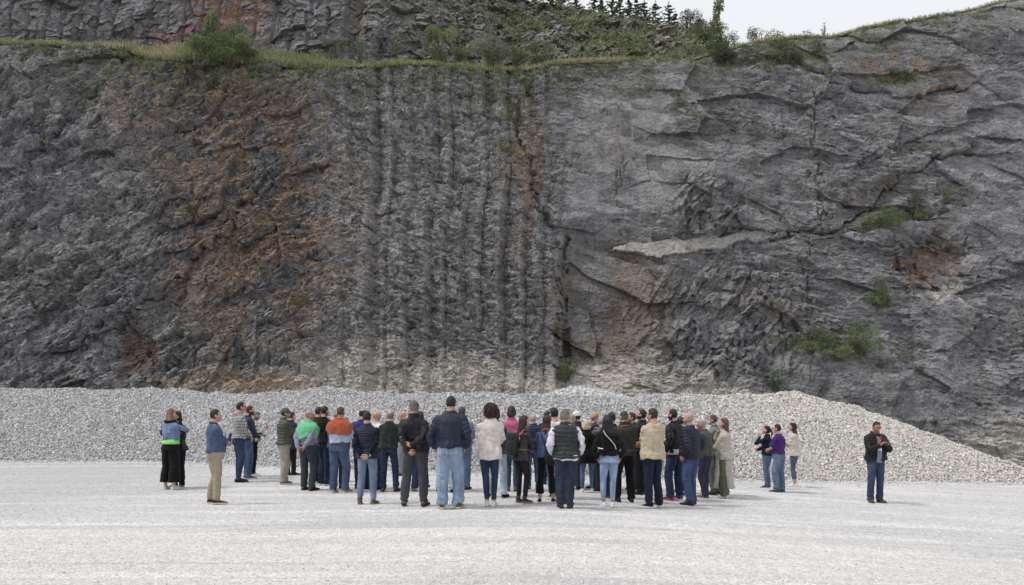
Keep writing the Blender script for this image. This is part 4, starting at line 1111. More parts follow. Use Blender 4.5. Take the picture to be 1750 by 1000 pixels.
PCOUNT = [0]
def person(px, head, feet, face, label, sex='m', build=1.0, skin='#c99a80', hair=('short', '#1c1815'), top=None, legs=None, shoes=('#2a2422', None), arms=('front', 'front'),
           hy=0, hp=0, stance=.0, step=None, extras=(), over=None, dx=0, H=None, vis=True, group="people gathered in front of the gravel heap", lean=0.0, hatpx=0, hand_skin=None):
    PCOUNT[0] += 1; seed = PCOUNT[0] * 17; rs = np.random.RandomState(seed)
    if step is None: step = float(rs.uniform(-.035, .035)); stance += float(rs.uniform(-.02, .03))
    D = depth_of(px, feet - 1.5); Hh = (feet - 1.5 - head - hatpx) / F * D
    if H is None: H = float(np.clip(Hh, 1.45, 1.98))
    s = H / 1.75; X = (px - 875) / F * D; base = np.array([X, D, float(ground_z(np.array([X]), np.array([D]))[0]) + .008])
    rz = -R(face)
    top = top or {}; legs = legs or {}
    T = prof(sex, build); m_ = sex == 'm'
    # ---------- skeleton
    hw = .088 if m_ else .085
    yaw_out = .25
    J = {}
    for sd in (-1, 1):
        hip = np.array([sd * hw, -.005, .90]); ank = np.array([sd * (.105 + stance), -.02 + step * sd, .085])
        kn = (hip + ank) / 2 + np.array([sd * .008, .022 + abs(step) * .05, .03]); J[sd] = (hip, kn, ank)
    shx = (.172 if m_ else .150) * (1 + (build - 1) * .7); shz = 1.378 if m_ else 1.362
    ARM = {}
    for sd, an in ((-1, arms[0]), (1, arms[1])):
        if isinstance(an, str): tg, pole, fd, pn, curl = POSES[an]
        else: tg, pole, fd, pn, curl = an
        S = np.array([sd * shx, -.012, shz]); mir = np.array([sd, 1, 1])
        tgt = np.array(tg) * mir; thick = (build - 1) * .25
        if abs(tg[1]) > .15: tgt[1] += np.sign(tg[1]) * (thick + .01) * (1 if tg[2] < 1.3 else .3)
        if an in ('pocket', 'hang', 'hip'): tgt[0] += sd * (build - 1) * .2
        E, W = ik(S, tgt, .285, .25, np.array(pole) * mir)
        ARM[sd] = (S, E, W, np.array(fd) * mir, np.array(pn) * mir, curl)
    hz = 1.632 if m_ else 1.628
    neck0 = np.array([0, -.02, 1.45]); HC = np.array([0, .018, hz])
    a, b = R(-hy), R(hp)
    Rz = np.array([[math.cos(a), -math.sin(a), 0], [math.sin(a), math.cos(a), 0], [0, 0, 1]])
    Rx_ = np.array([[1, 0, 0], [0, math.cos(b), -math.sin(b)], [0, math.sin(b), math.cos(b)]])
    HM = Rz @ Rx_; piv = np.array([0, -.01, hz - .10]); HC = piv + HM @ (HC - piv)
    def hd(p): return HC + HM @ np.asarray(p, float)
    items, metas = [], []
    # ---------- body: one continuous surface
    g = Geo()
    Dd, Fd = sphere_dirs(28, 20); P = head_shape(Dd); g.add((P @ HM.T) + HC, Fd)
    g.tube([hd((0, .086, .022)), hd((0, .103, -.012)), hd((0, .112, -.030))], [.010, .0125, .015], n=8)
    g.ell(hd((0, .101, -.034)), (.018, .011, .010), M=HM)
    for sd in (-1, 1):
        g.ell(hd((sd * .078, -.008, -.008)), (.011, .019, .033), M=HM)
        g.ell(hd((sd * .030, .081, .030)), (.024, .012, .009), M=HM)
        g.ell(hd((sd * .040, .070, -.028)), (.022, .018, .020), M=HM)
    g.ell(hd((0, .088, -.062)), (.024, .013, .011), M=HM); g.ell(hd((0, .076, -.098)), (.026, .022, .018), M=HM)
    nr = .060 if m_ else .050
    g.tube([neck0 + (0, 0, -.03), neck0 + (0, .0, .04), lerp(neck0, HC, .62), HC + HM @ np.array([0, -.02, -.05])], [nr * 1.15, nr, nr * .95, nr * .98], n=16)
    rings = []
    for z in np.linspace(.88, 1.475, 12):
        hx, hy_, y0 = prof_at(T, z); kk = .90 * np.interp(z, [.88, 1.0], [.62, 1]); an_ = np.arange(20) * 2 * np.pi / 20; rings.append(np.stack([hx * kk * np.cos(an_), y0 + hy_ * kk * np.sin(an_), np.full(20, z)], -1))
    g.loft(rings)
    for sd in (-1, 1):
        hip, kn, ank = J[sd]; g.tube([hip, lerp(hip, kn, .5), kn, lerp(kn, ank, .35), ank, ank + (0, 0, -.03)], [.080, .070, .052, .050, .036, .036], n=12)
        g.tube([ank + (0, -.03, -.045), ank + (0, .06, -.055), ank + (0, .10, -.055)], [(.022, .018), (.020, .014), (.016, .010)], side=(1, 0, 0), n=8)
        S, E, W = ARM[sd][:3]; g.tube([S, lerp(S, E, .5), E, lerp(E, W, .4), W], [.036, .034, .029, .028, .024], side=(1, 0, 0), n=10)
    items.append((g, .0105 if vis else .014, 2)); metas.append('body')
    # ---------- trousers
    th = top.get('hem', .93); st = legs.get('style', 'straight'); hem = legs.get('hem', .05); r = np.array(LEGS[st]) * (1 + (build - 1) * .75) * (1.0 if m_ else .97); lw = legs.get('w', 1.0)
    g = Geo(); waist = legs.get('waist', 1.02)
    if th < waist - .03: waist = max(.93, min(waist, th + .07))
    rings = []
    for z in np.linspace(.84, waist, 7):
        hx, hy_, y0 = prof_at(T, z); an_ = np.arange(24) * 2 * np.pi / 24
        c, q = np.cos(an_), np.sin(an_); c = np.sign(c) * abs(c) ** .9; q = np.sign(q) * abs(q) ** .9
        rings.append(np.stack([hx * 1.035 * c, y0 + hy_ * 1.04 * q, np.full(24, z)], -1))
    g.loft(rings)
    for sd in (-1, 1):
        hip, kn, ank = J[sd]; hemp = lerp(ank, kn, max(0, (hem - .085) / (kn[2] - .085))) if hem > .085 else ank + np.array([0, 0, hem - .085])
        g.tube([hip + (0, 0, -.02), lerp(hip, kn, .45), kn, lerp(kn, hemp, .45), lerp(kn, hemp, .86), hemp], [(r[0], r[0] * 1.12), (r[1], r[1] * 1.1), (r[2], r[2] * 1.03), (r[3], r[3] * 1.06), (lerp(r[3], r[4], .8),) * 2, r[4]],
               side=(1, 0, 0), n=16, round_ends=False)
        g.ell((sd * .075, -.060 - .02 * (build - 1), .885), (.088 * build, .070, .085))
    items.append((g, .0125, 3)); metas.append('trousers')
    # ---------- upper garment(s)
    tk = top.get('kind', 'fabric'); th = top.get('hem', .93); ease = top.get('ease', .018); box = top.get('box', .6); slv = top.get('sleeve', 1.0); slim = top.get('arm', 1.0)
    flare = top.get('flare', 0.0)
    def torso_ring(z, e, n=28, flare=0.0, thh=None):
        hx, hy_, y0 = prof_at(T, z); ch = T[:, 1].max()
        if z < 1.26:
            hx = max(hx, lerp(hx, ch * .97, box)); hy_ = max(hy_, lerp(hy_, T[5, 2], box))
        if z < .80: hx = max(hx, .17); hy_ = max(hy_, .12)
        if z < 1.0 and not top.get('tucked'): hx += .008; hy_ += .020; y0 -= .006
        f = flare * np.clip((1.1 - z) / .6, 0, 2)
        an_ = np.arange(n) * 2 * np.pi / n; c, q = np.cos(an_), np.sin(an_); c = np.sign(c) * abs(c) ** .86; q = np.sign(q) * abs(q) ** .92
        return np.stack([(hx + e + f) * c, y0 + (hy_ + e * .95 + f * .7) * q, np.full(n, z)], -1)
    def upper(e, hemz, sleeves, neckz=1.485, cuff=True, arm_k=1.0, slen=1.0, rib=False):
        g = Geo(); zs = np.concatenate([np.linspace(hemz, 1.38, 12), [1.42, 1.45, neckz]])
        rings = []
        for z in zs:
            ee = e
            if rib and z < hemz + .05: ee = e * .35
            elif rib and z < hemz + .10: ee = e * 1.25
            if z > 1.40: ee = e * .8
            rings.append(torso_ring(z, ee, flare=flare))
        g.loft(rings)
        for sd in (-1, 1):
            S, E, W = ARM[sd][:3]
            g.ell(S + np.array([-sd * .014, 0, -.004]), (.060 + e * .7, .060 + e * .6, .054 + e * .5))
            if sleeves:
                k = arm_k * (1 + (build - 1) * .5) * (1 if m_ else .90); e2 = e * .75
                Wc = lerp(E, W, .97 * min(1, slen)) if slen >= 1 else None
                if slen >= 1:
                    g.tube([S, lerp(S, E, .35), lerp(S, E, .8), bez(lerp(S, E, .8), E, lerp(E, W, .2), .5), lerp(E, W, .2), lerp(E, W, .6), lerp(E, W, .93)],
                           [.060 * k + e2, .058 * k + e2, .050 * k + e2, .050 * k + e2, .048 * k + e2, .043 * k + e2 * .9, .034 * k + e2 * .6], side=(1, 0, 0), n=14)
                else:
                    L = slen * 2; pts = [S, lerp(S, E, min(L, 1) * .5), lerp(S, E, min(L, 1))]; rr = [.062 * k + e2, .060 * k + e2, .056 * k + e2]
                    if L > 1: pts.append(lerp(E, W, L - 1)); rr.append(.050 * k + e2)
                    g.tube(pts, rr, side=(1, 0, 0), n=14, round_ends=False)
        return g
    def collar(g, h=.045, r=1.0, open_=False):
        c0 = np.array([0, -.014, 1.462]); rr = (nr + .020) * r
        n = 20; an_ = np.arange(n) * 2 * np.pi / n
        for i in range(n):
            a_, b_ = an_[i], an_[(i + 1) % n]
            pa = c0 + np.array([rr * 1.12 * math.cos(a_), rr * math.sin(a_), .012 - .025 * max(0, math.sin(a_))]); pb = c0 + np.array([rr * 1.12 * math.cos(b_), rr * math.sin(b_), .012 - .025 * max(0, math.sin(b_))])
            g.tube([lerp(pa, pb, .5), lerp(pa, pb, .5) + np.array([-.010 * math.cos(a_), -.010 * math.sin(a_), h * (1 - .25 * max(0, math.sin(a_)))])], [(.017, .0095), (.016, .008)], side=(-math.sin(a_), math.cos(a_), 0), n=8)
    gt = None
    layers = []
    inner = top.get('inner')          # (colour, hem, kind) of a shirt that shows under a vest or at hem and neck
    if inner:
        gi = upper(.006, inner.get('hem', .90), inner.get('sleeves', False), 1.495, arm_k=.98); collar(gi, .035, .9)
        layers.append((inner.get('name', 'shirt'), gi, .0125, inner))
    gm = upper(ease, th, top.get('sleeves', True), arm_k=slim, slen=slv, rib=top.get('rib', False))
    if top.get('collar', True): collar(gm, top.get('ch', .045), top.get('cr', 1.02))
    if top.get('hood'):
        gm.tube([(-.085, -.01, 1.47), (-.085, -.07, 1.465), (0, -.125, 1.43), (.085, -.07, 1.465), (.085, -.01, 1.47)], [.032, .040, .052, .040, .032], side=(0, 0, 1), n=12)
        gm.ell((0, -.10, 1.42), (.085, .045, .065))
    if top.get('slit'):
        gm2 = Geo()
        for yy, hz_ in ((-1, top['slit']), (1, top['slit'])):
            rings = []
            for z in np.linspace(hz_, 1.0, 14):
                t = (1.0 - z) / .8; an_ = np.arange(24) * 2 * np.pi / 24; c, q = np.cos(an_), np.sin(an_); c = np.sign(c) * abs(c) ** .75
                rings.append(np.stack([(.185 + .02 * t) * c, yy * (.055 + .10 * t) + (.085 - .018 * t) * q, np.full(24, z)], -1))
            gm.loft(rings)
    layers.append((top.get('name', 'jacket'), gm, .0115, top))
    if over:                           # sweater draped over the shoulders
        go = Geo(); rings = []
        for z in np.concatenate([np.linspace(over.get('hem', 1.16), 1.36, 8), [1.40, 1.44, 1.485, 1.52]]):
            hx, hy_, y0 = prof_at(T, z); n = 36; an_ = np.arange(n) * 2 * np.pi / n; c, q = np.cos(an_), np.sin(an_)
            wide = np.interp(z, [1.15, 1.25, 1.36, 1.40, 1.44, 1.485, 1.52], [.050, .064, .066, .062, .050, .040, .024])
            zz = np.full(n, z); 
            if z < 1.40: zz = z + (1.40 - z) * (np.clip(q, 0, 1) ** .7) * .75 - (1.40 - z) * .30 * np.clip(-q, 0, 1) * np.clip(over.get('tilt', .0) * c, -1, 1) * 2
            rings.append(np.stack([(hx + wide) * np.sign(c) * abs(c) ** .85, y0 - .008 + (hy_ + .045) * q, zz], -1))
        go.loft(rings)
        for sd in (-1, 1):
            go.tube([(sd * .15, .04, 1.44), (sd * .09, .13, 1.38), (sd * .04, .165, 1.27), (sd * .05, .16, 1.08)], [.042, .040, .034, .028], n=10)
        go.ell((0, .165, 1.28), (.045, .035, .04))
        go.tube([(-.075, -.02, 1.50), (-.05, -.065, 1.50), (0, -.085, 1.495), (.05, -.065, 1.50), (.075, -.02, 1.50)], [.022, .026, .028, .026, .022], n=10)
        layers.append(('draped_sweater', go, .0125, over))
    for nm, gg, vx, sp in layers:
        items.append((gg, vx, 3)); metas.append(nm)
    # ---------- hair
    hs, hc = hair[0], hair[1]; hlen = hair[2] if len(hair) > 2 else .25
    gh = None
    if hs in ('long', 'bob', 'tied'):
        gh = Geo(); D2, F2 = sphere_dirs(40, 28); x, y, z = D2.T
        cov = np.maximum(sst(.02, .16, z - .52 * sst(-.2, .8, y)), sst(.30, .12, y) * sst(-.9, -.6, z))
        cov = np.maximum(cov * sst(.75, .5, y * (z < .62)), 0)
        P2 = head_shape(D2) * (1 + .16 * cov - .14 * (1 - cov))[:, None]; gh.add(P2 @ HM.T + HC, F2)
        if hs != 'tied':
            rings = []; L = hlen; vol = hair[3] if len(hair) > 3 else 1.0
            for t in np.linspace(0, 1, 9):
                zz = .05 - (L + .05) * t; wx = np.interp(t, [0, .3, .7, 1], [.080, .096, .094, .060]) * vol; wy = np.interp(t, [0, .3, .7, 1], [.080, .070, .050, .030]) * vol
                yc = np.interp(t, [0, .3, .6, 1], [-.022, -.035, -.062, -.085]); an_ = np.arange(22) * 2 * np.pi / 22
                p = np.stack([wx * np.cos(an_), yc + wy * np.sin(an_), np.full(22, zz)], -1)
                w = np.clip(-zz / .16 - .4, 0, 1); p1 = p @ HM.T + HC; p2 = p + HC; rings.append(p1 * (1 - w) + p2 * w)
            gh.loft(rings)
        else:
            gh.ell(hd((0, -.115, .0)), (.035, .035, .04), M=HM); gh.tube([hd((0, -.12, .0)), hd((0, -.15, -.08)), hd((0, -.135, -.2))], [.028, .026, .012])
        items.append((gh, .009, 2)); metas.append('hair')
    meshes = remesh_batch(items)
    # ================= finish and link
    body = None; place = Matrix.Translation(Vector(base)) @ Matrix.Rotation(rz, 4, 'Z')
    skc = dye(skin, .86, .9)
    r3 = np.random.RandomState(seed + 1); sway = r3.choice([-1, 1]) * r3.uniform(.010, .026); bow = r3.uniform(-.012, .03); kb = r3.uniform(.02, .05); kside = np.sign(sway) * -1; tw = r3.uniform(-.10, .10)
    def fin(V):
        """weight on one hip, the other knee slack, a little stoop"""
        V = V.copy(); z = V[:, 2].copy(); leg = sst(.95, .80, z)
        V[:, 1] += kb * np.exp(-((z - .50) / .17) ** 2) * (V[:, 0] * kside > 0) * sst(.0, .03, V[:, 0] * kside)
        a_ = tw * sst(.95, 1.35, z); x_, y_ = V[:, 0].copy(), V[:, 1].copy(); V[:, 0] = x_ * np.cos(a_) - y_ * np.sin(a_); V[:, 1] = x_ * np.sin(a_) + y_ * np.cos(a_)
        V[:, 2] += -kside * sway * .0 + sst(1.2, 1.4, z) * V[:, 0] * (-sway * 1.6) * sst(1.62, 1.5, z)
        V[:, 0] += sway * np.exp(-((z - .98) / .38) ** 2) - sway * .45 * sst(1.2, 1.6, z)
        V[:, 1] += bow * sst(1.0, 1.7, z)
        return V * s
    def child(name, me, mat, parent=None, label_=None):
        o = link(name, me, mat, parent or body)
        if label_: o['label'] = label_
        return o
    def geo_child(name, g, mat, parent=None, tint=None, smooth=True):
        me = g.mesh(name); n = len(me.vertices); V = np.empty(n * 3, np.float32); me.vertices.foreach_get("co", V); V = fin(V.reshape(-1, 3).astype(float))
        me.vertices.foreach_set("co", V.astype(np.float32).ravel()); me.polygons.foreach_set("use_smooth", np.full(len(me.polygons), smooth)); me.update(); set_tint(me, tint)
        return child(name, me, mat, parent)
    segs_arm = [(ARM[sd][i], ARM[sd][i + 1]) for sd in (-1, 1) for i in (0, 1)]
    def arm_info(V):
        """distance to the nearest arm bone and length along the arm"""
        best = np.full(len(V), 9.0); al = np.zeros(len(V))
        for i, (p, q) in enumerate(segs_arm):
            d = q - p; L = np.linalg.norm(d); t = np.clip(((V - p) @ d) / L ** 2, 0, 1); e = np.linalg.norm(V - p - t[:, None] * d, axis=1); m = e < best
            best = np.where(m, e, best); al = np.where(m, t * L + (i % 2) * .285, al)
        return best, al
    for me, nm in zip(meshes, metas):
        V, Nn = get_vn(me)
        if nm == 'body':
            # face colouring in head coordinates
            Q = (V - HC) @ HM; x, y, z = Q.T; inh = (np.abs(Q) < np.array([.10, .13, .14])).all(1)
            tint = np.ones((len(V), 3))
            lip = inh & (abs(z + .062) < .011) & (abs(x) < .026) & (y > .085); tint[lip] = (.80, .55, .55)
            hcol = lin(hc)
            brow = inh & (abs(z - .034) < .0075) & (abs(x) > .012) & (abs(x) < .046) & (y > .070); tint[brow] = np.clip(hcol / skc * 1.3, 0, .55)
            sock = inh & (abs(z - .012) < .012) & (abs(x) > .014) & (abs(x) < .044) & (y > .062); tint[sock] *= (.80, .74, .74)
            ck = np.exp(-(((abs(x) - .045) / .02) ** 2 + ((z + .03) / .025) ** 2)) * (y > .04) * inh; tint *= 1 - ck[:, None] * np.array([.0, .10, .10])
            if 'beard' in extras:
                bd = inh & (z < -.030) & (y > -.02 + .25 * (z + .03)) & ~lip & ~((abs(x) < .014) & (z > -.042)); tint[bd] = np.clip(hcol / skc * 1.1, .08, .6)
            elif m_ :
                bd = inh & (z < -.040) & (y > .0) & ~lip; tint[bd] *= (.82, .80, .80)
            if hs in ('bald', 'ring', 'thin'):
                pass
            # thinning / close cropped hair as surface colour on the scalp
            if hs in ('bald',):
                dd_ = inh & (z > -.04) & (y < .02) & (z < .06); tint[dd_] *= .80 * np.array([1, .98, .96])
            g = Geo()
            for sd in (-1, 1):
                S, E, W, fd, pn, curl = ARM[sd]; hand_geo(g, W, fd, pn, curl, sd, 1.0 if m_ else .88)
            V0 = fin(V); me.vertices.foreach_set("co", V0.astype(np.float32).ravel())
            hv = fin(np.concatenate(g.v)); nb = len(V0); nf_ = len(me.polygons)
            lv = np.empty(len(me.loops), np.int32); me.loops.foreach_get("vertex_index", lv); lt = np.empty(nf_, np.int32); me.polygons.foreach_get("loop_total", lt)
            Vall = np.concatenate([V0, hv]); Lall = np.concatenate([lv] + [np.array(f) + nb for f in g.f]); T_all = np.concatenate([lt, np.array([len(f) for f in g.f])])
            bm_ = bpy.data.meshes.new("person"); bm_.vertices.add(len(Vall)); bm_.vertices.foreach_set("co", Vall.astype(np.float32).ravel())
            bm_.loops.add(len(Lall)); bm_.loops.foreach_set("vertex_index", Lall.astype(np.int32)); bm_.polygons.add(len(T_all))
            bm_.polygons.foreach_set("loop_start", np.concatenate([[0], np.cumsum(T_all)[:-1]]).astype(np.int32)); bm_.polygons.foreach_set("use_smooth", np.ones(len(T_all), bool))
            bm_.update(calc_edges=True); tt = np.ones((len(Vall), 3)); tt[:nb] = tint; tt[nb:] = (.98, .88, .85); set_tint(bm_, tt); bpy.data.meshes.remove(me)
            body = link("person", bm_, cmat('skin', skc), label=label, cat="person", group=group)
            body.matrix_world = place
            continue
        if nm == 'trousers':
            k = legs.get('kind', 'denim'); col = dye(legs.get('c', '#33405c'), .82, .62 if k == 'denim' else .75)
            low = sst(.30, .08, V[:, 2]) + .6 * np.exp(-((V[:, 2] - .50) / .07) ** 2) + .5 * np.exp(-((V[:, 2] - .82) / .06) ** 2)
            amp = {'skinny': .012, 'slim': .016, 'straight': .021, 'loose': .025, 'wide': .018, 'flare': .017}[st]
            fold = n3(V[:, 0] * 9 + V[:, 2] * 6, V[:, 1] * 9, V[:, 2] * 22 + V[:, 0] * 10, seed) + .5 * n3(V[:, 0] * 22, V[:, 1] * 20, V[:, 2] * 38, seed + 1)
            long_ = n3(V[:, 0] * 16, V[:, 1] * 16, V[:, 2] * 3.0, seed + 2)
            V2 = V + Nn * ((fold * low * amp) + long_ * amp * .55)[:, None]
            fd = legs.get('fade', .0)
            t = np.ones(len(V)); 
            if fd:
                t = t + fd * (np.exp(-((V[:, 2] - .66) / .17) ** 2) * (.6 + .6 * n3(V[:, 0] * 8, V[:, 1] * 8, V[:, 2] * 4, 5)) + .35 * fold * low)
                t = t + fd * .4 * np.exp(-((V[:, 2] - .86) / .06) ** 2) * (V[:, 1] < -.06)
            # the seat pockets, the yoke seam and the outer seams, stitched
            tint = np.repeat(np.clip(t, .4, 2.2)[:, None], 3, 1)
            if k == 'denim' or legs.get('pockets'):
                sx_ = abs(abs(V[:, 0]) - .085 * build); inpk = (V[:, 1] < -.02) & (sx_ < .052) & (abs(V[:, 2] - .885) < .062)
                edge = inpk & ((sx_ > .040) | (abs(V[:, 2] - .885) > .050)); tint[edge] *= .80; V2 = V2 + Nn * (inpk * .0035)[:, None]
                seam = (abs(V[:, 2] - (.955 + .06 * abs(V[:, 0]))) < .006) & (V[:, 1] < -.04); tint[seam] *= .82
                cs_ = (abs(V[:, 0]) < .007) & (V[:, 1] < -.02) & (V[:, 2] > .78); tint[cs_] *= .75
            wb = V[:, 2] > waist - .035; V2[wb] += Nn[wb] * .003
            set_v(me, fin(V2)); set_tint(me, tint); child('trousers', me, cmat(k, col))
            continue
        if nm == 'hair':
            st_ = n3(V[:, 0] * 60, V[:, 1] * 60, V[:, 2] * 9, seed); st2 = n3(V[:, 0] * 18, V[:, 1] * 18, V[:, 2] * 5, seed + 3)
            V2 = V + Nn * (st_ * .006 + st2 * .012)[:, None]; tint = np.repeat((1 + .35 * st_ + .2 * st2)[:, None], 3, 1)
            if len(hair) > 4:   # lighter or darker ends
                k_ = sst(1.60, 1.40, V[:, 2])[:, None]; tint = tint * (1 - k_) + tint * (np.array(lin(hair[4])) / lin(hc)) * k_
            set_v(me, fin(V2)); set_tint(me, np.clip(tint, .2, 3)); child('hair', me, cmat('hair', dye(hc))); continue
        # upper garments
        sp = dict([(l[0], l[3]) for l in layers])[nm]; k = sp.get('kind', 'fabric'); col = dye(sp.get('c', '#333333'))
        da, al = arm_info(V); isarm = (da < .085) & (al > .03) & ((abs(V[:, 0]) > .155) | (V[:, 1] > .17) | (V[:, 1] < -.17))
        tint = np.ones((len(V), 3)); amp = sp.get('fold', .009) * 2.3
        if sp.get('puff'):
            per = sp['puff'] * 1.15; ph = np.where(isarm, al / per, (V[:, 2] + .004 * n3(V[:, 0] * 8, V[:, 1] * 8, V[:, 2] * 3, seed)) / per)
            w_ = np.abs(np.sin(np.pi * ph)); V2 = V + Nn * ((w_ ** .55 - .6) * .018 + .004 * n3(V[:, 0] * 30, V[:, 1] * 30, V[:, 2] * 30, seed))[:, None]
            tint *= (.72 + .28 * sst(.0, .35, w_))[:, None]
        else: V2 = V
        bend_ = np.exp(-((al - .285) / .06) ** 2) * isarm
        f1 = n3(V[:, 0] * 7 + V[:, 2] * 3, V[:, 1] * 8, V[:, 2] * 6, seed + 5); f2 = n3(V[:, 0] * 16 + V[:, 2] * 12, V[:, 1] * 16, V[:, 2] * 14 - V[:, 0] * 8, seed + 6)
        vert = n3(V[:, 0] * 17, V[:, 1] * 14, V[:, 2] * 3.2, seed + 7) * sst(1.38, 1.1, V[:, 2]) * (~isarm)
        arm_f = n3(al * 30, V[:, 0] * 8, V[:, 1] * 8, seed + 8) * isarm * (.6 + bend_)
        mul = .45 if sp.get('puff') else 1.0
        V2 = V2 + Nn * (mul * amp * (f1 * .8 + f2 * .55 + vert * 1.0 + arm_f * .9))[:, None]
        if nm != 'draped_sweater' and not sp.get('rib') and not isinstance(sp.get('slit'), float):
            hb = np.clip((sp.get('hem', th) + .10 - V2[:, 2]) / .10, 0, 1) * (~isarm); V2[:, 2] += hb * .012 * n3(V[:, 0] * 9, V[:, 1] * 9, V[:, 0] * 0, seed + 9)
        if k == 'denim': 
            tint *= (1 + .25 * n3(V[:, 0] * 9, V[:, 1] * 9, V[:, 2] * 7, 3))[:, None]
            for sx0 in (.055, .12):
                sm_ = (abs(abs(V[:, 0]) - sx0) < .006) & (V[:, 2] < 1.33) & (~isarm) & (V[:, 1] < 0); tint[sm_] *= 1.28
            sm_ = (abs(V[:, 2] - 1.335) < .006) & (~isarm); tint[sm_] *= 1.3
            sm_ = (abs(V[:, 2] - th - .045) < .006) & (~isarm); tint[sm_] *= .75
        elif k in ('shell', 'fabric') and sp.get('seams', True) and not sp.get('puff'):
            sm_ = (abs(V[:, 2] - 1.345) < .0055) & (~isarm) & (V[:, 1] < -.03) & bool(sp.get('yoke')); tint[sm_] *= .72
        if sp.get('band'):
            bz, bc = sp['band']; bb = (abs(V[:, 2] - bz) < .017) & (~isarm); tint[bb] = np.clip(lin(bc) / np.maximum(col, .004), 0, 60)
        if sp.get('piping'):
            pass
        if sp.get('cuffc'):
            cb = isarm & (al > .285 + .215); tint[cb] = np.clip(lin(sp['cuffc']) / np.maximum(col, .004), 0, 60)
        if k == 'fur':
            V2 = V2 + Nn * (.006 * n3(V[:, 0] * 45, V[:, 1] * 45, V[:, 2] * 45, seed))[:, None]
        set_v(me, fin(V2)); set_tint(me, tint)
        if k == 'check': mt = check_mat(sp['mat'], tuple(dye(sp['c'])), tuple(dye(sp['c2'])), sp['cell'], sp.get('lines', .5))
        else: mt = cmat(k, col)
        child(nm, me, mt)
    # ---------- short hair shells
    if hs in ('short', 'thick', 'ring', 'thin', 'crown', 'buzz', 'wavy', 'quiff'):
        D2, F2 = sphere_dirs(44, 30); x, y, z = D2.T
        face_front = sst(.30, .42, y - np.clip(z - .48, 0, 1) * 2.1 + .05 * n3(x * 9, y * 9, z * 9, seed))             # 1 where skin of the face shows
        nape = sst(-.62, -.50, z + .10 * y)
        side = 1 - sst(-.10, .12, y) * sst(.02, -.12, z)
        cov = (1 - face_front) * nape * side
        thk = {'short': .075, 'thick': .12, 'ring': .05, 'thin': .035, 'crown': .06, 'buzz': .035, 'wavy': .14, 'quiff': .12}[hs]
        if hs == 'ring': cov = cov * sst(.50, .36, z + .15 * y) * sst(.35, .1, y)
        if hs == 'crown': cov = cov * np.clip(1 - sst(.72, .86, z - .25 * y + .0) + 0 * z, 0, 1)
        if hs == 'thin': cov = cov * (1 - .0 * z)
        r_ = 1 + thk * cov * (.60 + .30 * sst(-.3, .6, z)) - .10 * (1 - cov)
        r_ = r_ + cov * (.035 * n3(x * 6, y * 6, z * 6, seed) * (2.0 if hs in ('wavy', 'thick') else 1) + .030 * n3(x * 17, y * 17, z * 9, seed + 4))
        if hs == 'quiff': r_ = r_ + .10 * cov * np.clip(y, 0, 1) * np.clip(z, 0, 1)
        P2 = head_shape(D2) * r_[:, None]; gg = Geo(); gg.add(P2 @ HM.T + HC, F2)
        n_ = n3(x * 14, y * 14, z * 5, seed); t_ = np.repeat((1 + .28 * n_)[:, None], 3, 1); fade_ = (1 - sst(.35, .95, cov * (.55 + .45 * sst(-.55, -.1, z))))[:, None] * .55; t_ = t_ * (1 - fade_) + fade_ * np.clip(skc * .8 / dye(hc), .2, 8)
        if len(hair) > 2 and isinstance(hair[2], str): k_ = sst(.45, .0, z)[:, None]; t_ = t_ * (1 - k_) + t_ * (lin(hair[2]) / lin(hc)) * k_
        geo_child('hair', gg, cmat('hair', dye(hc)), tint=t_)
    elif hs == 'curly':
        gg = Geo(); n_ = 900; d = rs.normal(size=(n_, 3)); d /= np.linalg.norm(d, axis=1, keepdims=True)
        for q in d:
            if q[1] > .45 and -.75 < q[2] < .55: continue
            if q[2] < -.9: continue
            rr_ = np.array([.118, .112, .125]) * rs.uniform(.82, 1.12); c = hd(q * rr_ + np.array([0, -.022, -.005])); e_ = rs.uniform(.008, .017)
            gg.ell(c, (e_, e_, e_ * rs.uniform(.8, 1.5)), 7, 5)
        gg.ell(hd((0, -.03, 0)), (.105, .098, .118), M=HM)
        nv_ = sum(len(v) for v in gg.v); geo_child('hair', gg, cmat('curl', dye(hc)), tint=np.repeat(rs.uniform(.5, 1.6, (nv_ // 30 + 1, 1)), 30, 0)[:nv_] * np.ones(3))
    # ---------- eyes, only where a face can be seen
    wf = (face + hy) % 360
    if 60 <= wf <= 300 and vis:
        for sd in (-1, 1):
            gg = Geo(); gg.ell(hd((sd * .030, .0775, .011)), (.0135, .010, .0085), 12, 8, HM); V = np.concatenate(gg.v); Q = (V - hd((sd * .030, .0775, .011))) @ HM
            iris = (Q[:, 1] > .0075) & (abs(Q[:, 0]) < .007); tt = np.where(iris[:, None], np.array([[.05, .03, .02]]), np.array([[.62, .58, .55]])); geo_child('eye', gg, cmat('plastic', (1, 1, 1)), tint=tt)
    # ---------- shoes
    sc_, sole = shoes[0], shoes[1]; sk = shoes[2] if len(shoes) > 2 else 'leather'
